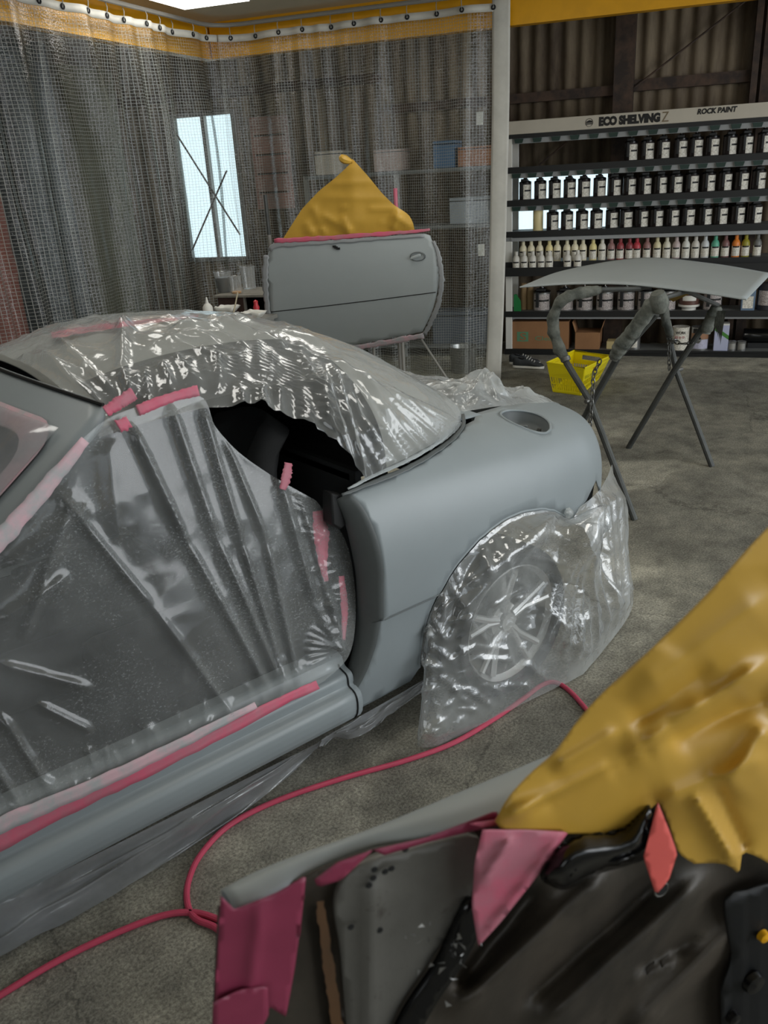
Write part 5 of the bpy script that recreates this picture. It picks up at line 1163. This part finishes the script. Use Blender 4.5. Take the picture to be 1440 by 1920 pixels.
# ================================================================== the nearest door, inner side towards the camera
ZD = 1.0
fa_, fb_ = onz(438, 1708, ZD), onz(930, 1537, ZD); fe = fb_-fa_; fe /= np.linalg.norm(fe); fn_ = np.cross(fe, Z3); fn_ *= np.sign(np.dot(fn_, CAM-fa_))
def onf(x, y, off=0.0): return onp(x, y, fa_+fn_*off, fn_)
fd = thing('detached_door', 'nearest car door, inner side up close with yellow paper and pink tape', 'door', tuple(onf(900, 1700)*[1, 1, 0]+Z3*.42))
def dirty_metal(name, c, c2, c3, rough):
    t = NT(name); p = t.n('BsdfPrincipled'); co = t.coord(); mp = t.n('Mapping'); mp.inputs['Scale'].default_value = (1, 1, .5); t.l(co, mp.inputs[0])
    n1 = t.noise(5, 6, .65, mp.outputs[0], .5); n2 = t.noise(26, 5, .7, co); r1 = t.ramp(n1.outputs['Fac'], .32, lin(c2), .66, lin(c)); r2 = t.ramp(n2.outputs['Fac'], .62, g3(0), .72, g3(1))
    mx = t.n('MixRGB'); t.l(t.mth('MULTIPLY', r2.outputs[0], .6), mx.inputs[0]); t.l(r1.outputs[0], mx.inputs[1]); mx.inputs[2].default_value = lin(c3); t.l(mx.outputs[0], p.inputs['Base Color'])
    p.inputs['Roughness'].default_value = rough; p.inputs['Metallic'].default_value = .25; t.l(t.bump(n2.outputs['Fac'], .2, .004), p.inputs['Normal']); t.l(p.outputs[0], t.out.inputs[0]); return t.m
M['inner'] = dirty_metal('grimy_inner_panel', (86, 78, 68), (48, 45, 40), (36, 30, 26), .5)
M['inner2'] = dirty_metal('grey_inner_flange', (112, 110, 104), (88, 86, 80), (50, 40, 34), .5)
# window sill of the door: top strip, outer skin falling away behind it
up_px = smooth([(414, 1668), (480, 1634), (560, 1602), (640, 1574), (720, 1544), (850, 1490), (1000, 1428), (1120, 1378), (1400, 1262), (1620, 1170)], 60)
lo_px = smooth([(438, 1708), (480, 1694), (520, 1672), (575, 1642), (640, 1612), (700, 1592), (800, 1571), (930, 1537), (1120, 1466), (1620, 1275)], 60)
U0 = np.array([onz(x, y, ZD) for x, y in up_px]); L0 = np.array([onz(x, y, ZD-.004) for x, y in lo_px])
S_ = np.stack([L0*(1-t)+U0*t+Z3*.008*math.sin(t*np.pi) for t in np.linspace(0, 1, 8)]+[U0-fn_*.004-Z3*.006, U0-fn_*.012-Z3*.05, U0-fn_*.03-Z3*.2, U0-fn_*.02-Z3*.42, U0+fn_*.02-Z3*.56], 1)
grid('outer_skin', S_, M['primer_lightened'], fd, thick=.003)
# inner panel with pressed ribs
ip = np.vstack([[(409, 1700)], lo_px[:55], [(1640, 1290), (1640, 2300), (380, 2300)]])
IL = [(1150, 1630, 850, 1900, .030, 26), (1330, 1640, 1010, 1930, .028, 22), (1010, 1660, 860, 1850, -.03, 18), (1240, 1650, 980, 1880, -.02, 14), (1420, 1700, 1180, 1930, .02, 18), (1260, 1798, 1185, 1838, .014, 5), (1245, 1900, 1180, 1935, .014, 5), (600, 1700, 640, 1930, -.03, 14), (1300, 1760, 1195, 1830, -.015, 10)]
def innerfn(P2):
    P2 = np.asarray(P2, float); d = folds(P2, IL); return np.array([onf(x, y, k-.012) for (x, y), k in zip(P2, d)])
inner_p = patch('inner_panel', ip, innerfn, 14, M['inner'], fd, thick=.002)
# raised end flange
fl = smooth([(628, 1700), (648, 1648), (690, 1618), (760, 1600), (880, 1568), (905, 1590), (895, 1640), (862, 1720), (800, 1810), (752, 1880), (716, 1960), (660, 1990), (648, 1900), (640, 1790)], 60, True)[:-1]
FLn = [(700, 1640, 690, 1960, .012, 16)]
patch('end_flange', fl, lambda P2: np.array([onf(x, y, .004+k) for (x, y), k in zip(P2, folds(np.asarray(P2, float), FLn))]), 14, M['inner2'], fd, thick=.012)
for x, y in ((692, 1660), (700, 1646), (702, 1630), (722, 1634), (734, 1628), (658, 1738), (712, 1744), (760, 1592)): MB().lathe([(0, .001), (.0035, .001), (.004, 0)], onf(x, y, .012), fn_, 8).build('drain_hole', M['black'], fd)
gr = smooth([(600, 1690), (606, 1740), (616, 1810), (628, 1890), (640, 1960)], 20); grid('rusty_seam', ribbon(gr, [14, 18, 20, 20, 22], lambda x, y: onf(x, y, .006), 30, .25), dirty_metal('rust_streak', (104, 74, 46), (60, 46, 34), (30, 22, 16), .7), fd)
# black latch housing
lt = smooth([(1012, 1640), (1040, 1590), (1085, 1566), (1160, 1556), (1200, 1520), (1222, 1500), (1228, 1545), (1222, 1602), (1180, 1622), (1120, 1640), (1062, 1668), (1030, 1660)], 60, True)[:-1]; lcn = lt.mean(0)
def latch(P2):
    P2 = np.asarray(P2, float); e_ = np.min(np.hypot(*(P2[:, None]-lt[None]).transpose(2, 0, 1)), 1); d = .03+.035*np.sqrt(np.clip(e_/34, 0, 1)); return np.array([onf(x, y, k) for (x, y), k in zip(P2, d)])
patch('latch_housing', lt, latch, 8, M['blackgloss'], fd, thick=.03)
MB().lathe([(0, .003), (.008, .003), (.009, 0)], onf(1240, 1668, .010), fn_, 14).build('screw_hole', M['black'], fd); MB().tube([onf(1240, 1668, .012)+.010*(math.cos(a)*fe+math.sin(a)*Z3) for a in np.linspace(0, 2*np.pi, 14, endpoint=False)], .0016, 5, closed=True).build('hole_rim', M['inner2'], fd)
blob = smooth([(1362, 1690), (1400, 1670), (1460, 1660), (1520, 1700), (1520, 2000), (1380, 2000), (1352, 1880), (1372, 1800)], 40, True)[:-1]; patch('speaker_opening', blob, lambda P2: np.array([onf(x, y, .012+.004*math.sin(x*.2)) for x, y in P2]), 16, M['black'], fd, thick=.004)
for (x, y, r_) in ((1428, 1752, .008), (1410, 1840, .016), (1372, 1905, .010)): MB().lathe([(0, .01), (r_, .008), (r_*1.15, 0)], onf(x, y, .016), fn_, 14).build('clip', M['yellow'] if y < 1800 else M['blackgloss'], fd)
sm_ = MB()
for i in range(26):
    x, y = random.gauss(830, 26), random.gauss(1790, 40); q = np.array([(x+random.uniform(-9, 9), y+random.uniform(-9, 9)) for _ in range(3)]); sm_.add([onf(a, b, .018+random.uniform(0, .006)) for a, b in q], [(0, 1, 2)])
dkp = smooth([(880, 1690), (905, 1720), (880, 1790), (820, 1880), (770, 1960), (720, 1990), (760, 1900), (820, 1810)], 40, True)[:-1]; patch('black_groove', dkp, lambda P2: np.array([onf(x, y, .014) for x, y in P2]), 14, M['blackgloss'], fd, thick=.008)  # raised black sheet along the groove, with silver flakes on it
sm_.build('groove_flakes', M['tin_silver'], fd, smooth_=False)
# pink tape on this door
def fpatch(nm, pts, off, m_, lines=(), step=10, par=fd, closed_smooth=False):
    o_ = np.array(pts, float); o_ = resample(np.vstack([o_, o_[:1]]), max(20, int(np.abs(np.diff(np.vstack([o_, o_[:1]]), axis=0)).sum()/14)))[:-1]
    return patch(nm, o_, lambda P2: np.array([onf(x, y, off+k) for (x, y), k in zip(P2, folds(np.asarray(P2, float), list(lines)))]), step, m_, par, thick=.0008)
M['pinkdeep'] = mat('pink_masking_tape_shiny', (142, 54, 80), .45, var=.15, vscale=9)
fpatch('masking_tape', [(414, 1680), (440, 1706), (520, 1674), (574, 1642), (566, 1720), (552, 1820), (536, 1907), (506, 1888), (478, 1940), (398, 1990), (404, 1850)], .022, M['pinkdeep'], [(490, 1690, 458, 1940, .006, 10)])
fpatch('masking_tape', [(400, 1880), (450, 1856), (502, 1850), (504, 1905), (470, 1960), (396, 1990)], .030, M['pinkdeep'])
fpatch('masking_tape', [(590, 1650), (632, 1618), (700, 1594), (640, 1650), (596, 1664)], .018, M['pinkdeep'])
fpatch('masking_tape', [(700, 1594), (800, 1571), (932, 1520), (936, 1548), (880, 1560), (800, 1580), (720, 1604)], .018, M['pinkdeep'])
fpatch('masking_tape', [(905, 1556), (984, 1556), (1066, 1560), (1010, 1640), (940, 1728), (897, 1775), (885, 1700), (890, 1620)], .040, M['pink'], [(1050, 1570, 905, 1760, .008, 6), (960, 1570, 900, 1660, .01, 8)])
fpatch('masking_tape', [(1234, 1505), (1256, 1560), (1270, 1600), (1254, 1650), (1230, 1678), (1207, 1608)], .062, mat('coral_tape', (230, 100, 92), .5, var=.1))
fpatch('masking_tape', [(928, 1538), (950, 1506), (985, 1500), (960, 1545), (905, 1552), (880, 1545)], .026, M['pink'])
# yellow paper hood
pu = smooth([(928, 1540), (950, 1500), (990, 1455), (1040, 1410), (1085, 1350), (1130, 1300), (1180, 1255), (1250, 1190), (1340, 1100), (1440, 990), (1620, 820)], 60)
plw = resample([(1620, 1700), (1480, 1640), (1440, 1618), (1420, 1606), (1392, 1596), (1386, 1640), (1366, 1622), (1340, 1618), (1300, 1620), (1272, 1600), (1256, 1552), (1236, 1503), (1160, 1566), (1060, 1563), (980, 1560), (940, 1556)], 60)
hood = np.vstack([pu, plw])
HL = [(1180, 1190, 1165, 1290, -.018, 12), (1150, 1330, 1190, 1260, .016, 16), (1140, 1340, 1105, 1420, .018, 16), (940, 1535, 1160, 1430, .022, 14), (1160, 1430, 1440, 1240, .026, 18), (1000, 1520, 1240, 1390, -.018, 14), (1240, 1390, 1460, 1300, -.02, 20), (1100, 1480, 1200, 1440, .015, 14), (1040, 1440, 1160, 1370, .012, 12),
      (1300, 1490, 1380, 1620, .02, 12), (1340, 1470, 1400, 1600, -.014, 12), (1240, 1500, 1440, 1420, .016, 20), (1200, 1300, 1440, 1120, .014, 26), (1180, 1360, 1330, 1250, -.010, 18), (1440, 1360, 1360, 1480, .02, 22), (1070, 1370, 1150, 1400, -.01, 12), (1400, 1560, 1445, 1500, .014, 10), (1010, 1480, 1075, 1500, -.010, 10)]
for i in range(5): x0, y0 = rg.uniform(980, 1340), rg.uniform(1220, 1580); a = -rg.uniform(.2, 1.1); l_ = rg.uniform(120, 280); HL.append((x0, y0, x0+l_*math.cos(a), y0+l_*math.sin(a), rg.uniform(-.008, .010), rg.uniform(12, 30)))
HL = [l for l in HL if math.hypot(l[2]-l[0], l[3]-l[1]) > 125]
def hoodfn(P2):
    P2 = np.asarray(P2, float); d = folds(P2, HL)*.9; base_ = .035+.05*np.clip((1560-P2[:, 1])/500, 0, 1); return np.array([onf(x, y, k) for (x, y), k in zip(P2, d+base_)])
patch('masking_paper', hood, hoodfn, 8, M['paper'], fd, thick=.0008)
# stand below the nearest door
ns = thing('door_stand', 'low steel stand under the nearest car door, below the view', 'stand', tuple(onf(1000, 1700)*[1, 1, 0]))
for x in (900, 1400):
    q = onf(x, 1700, -.06)*[1, 1, 0]; MB().tube([q, q+Z3*.43], .014, 8).build('leg', M['trestle'], ns); MB().tube([q-fn_*.22+Z3*.014, q+fn_*.1+Z3*.014], .014, 8).build('foot_bar', M['trestle'], ns)
q0, q1 = onf(900, 1700, -.06)*[1, 1, 0]+Z3*.43, onf(1400, 1700, -.06)*[1, 1, 0]+Z3*.43; MB().tube([q0, q1], .014, 8).build('crossbar', M['trestle'], ns)
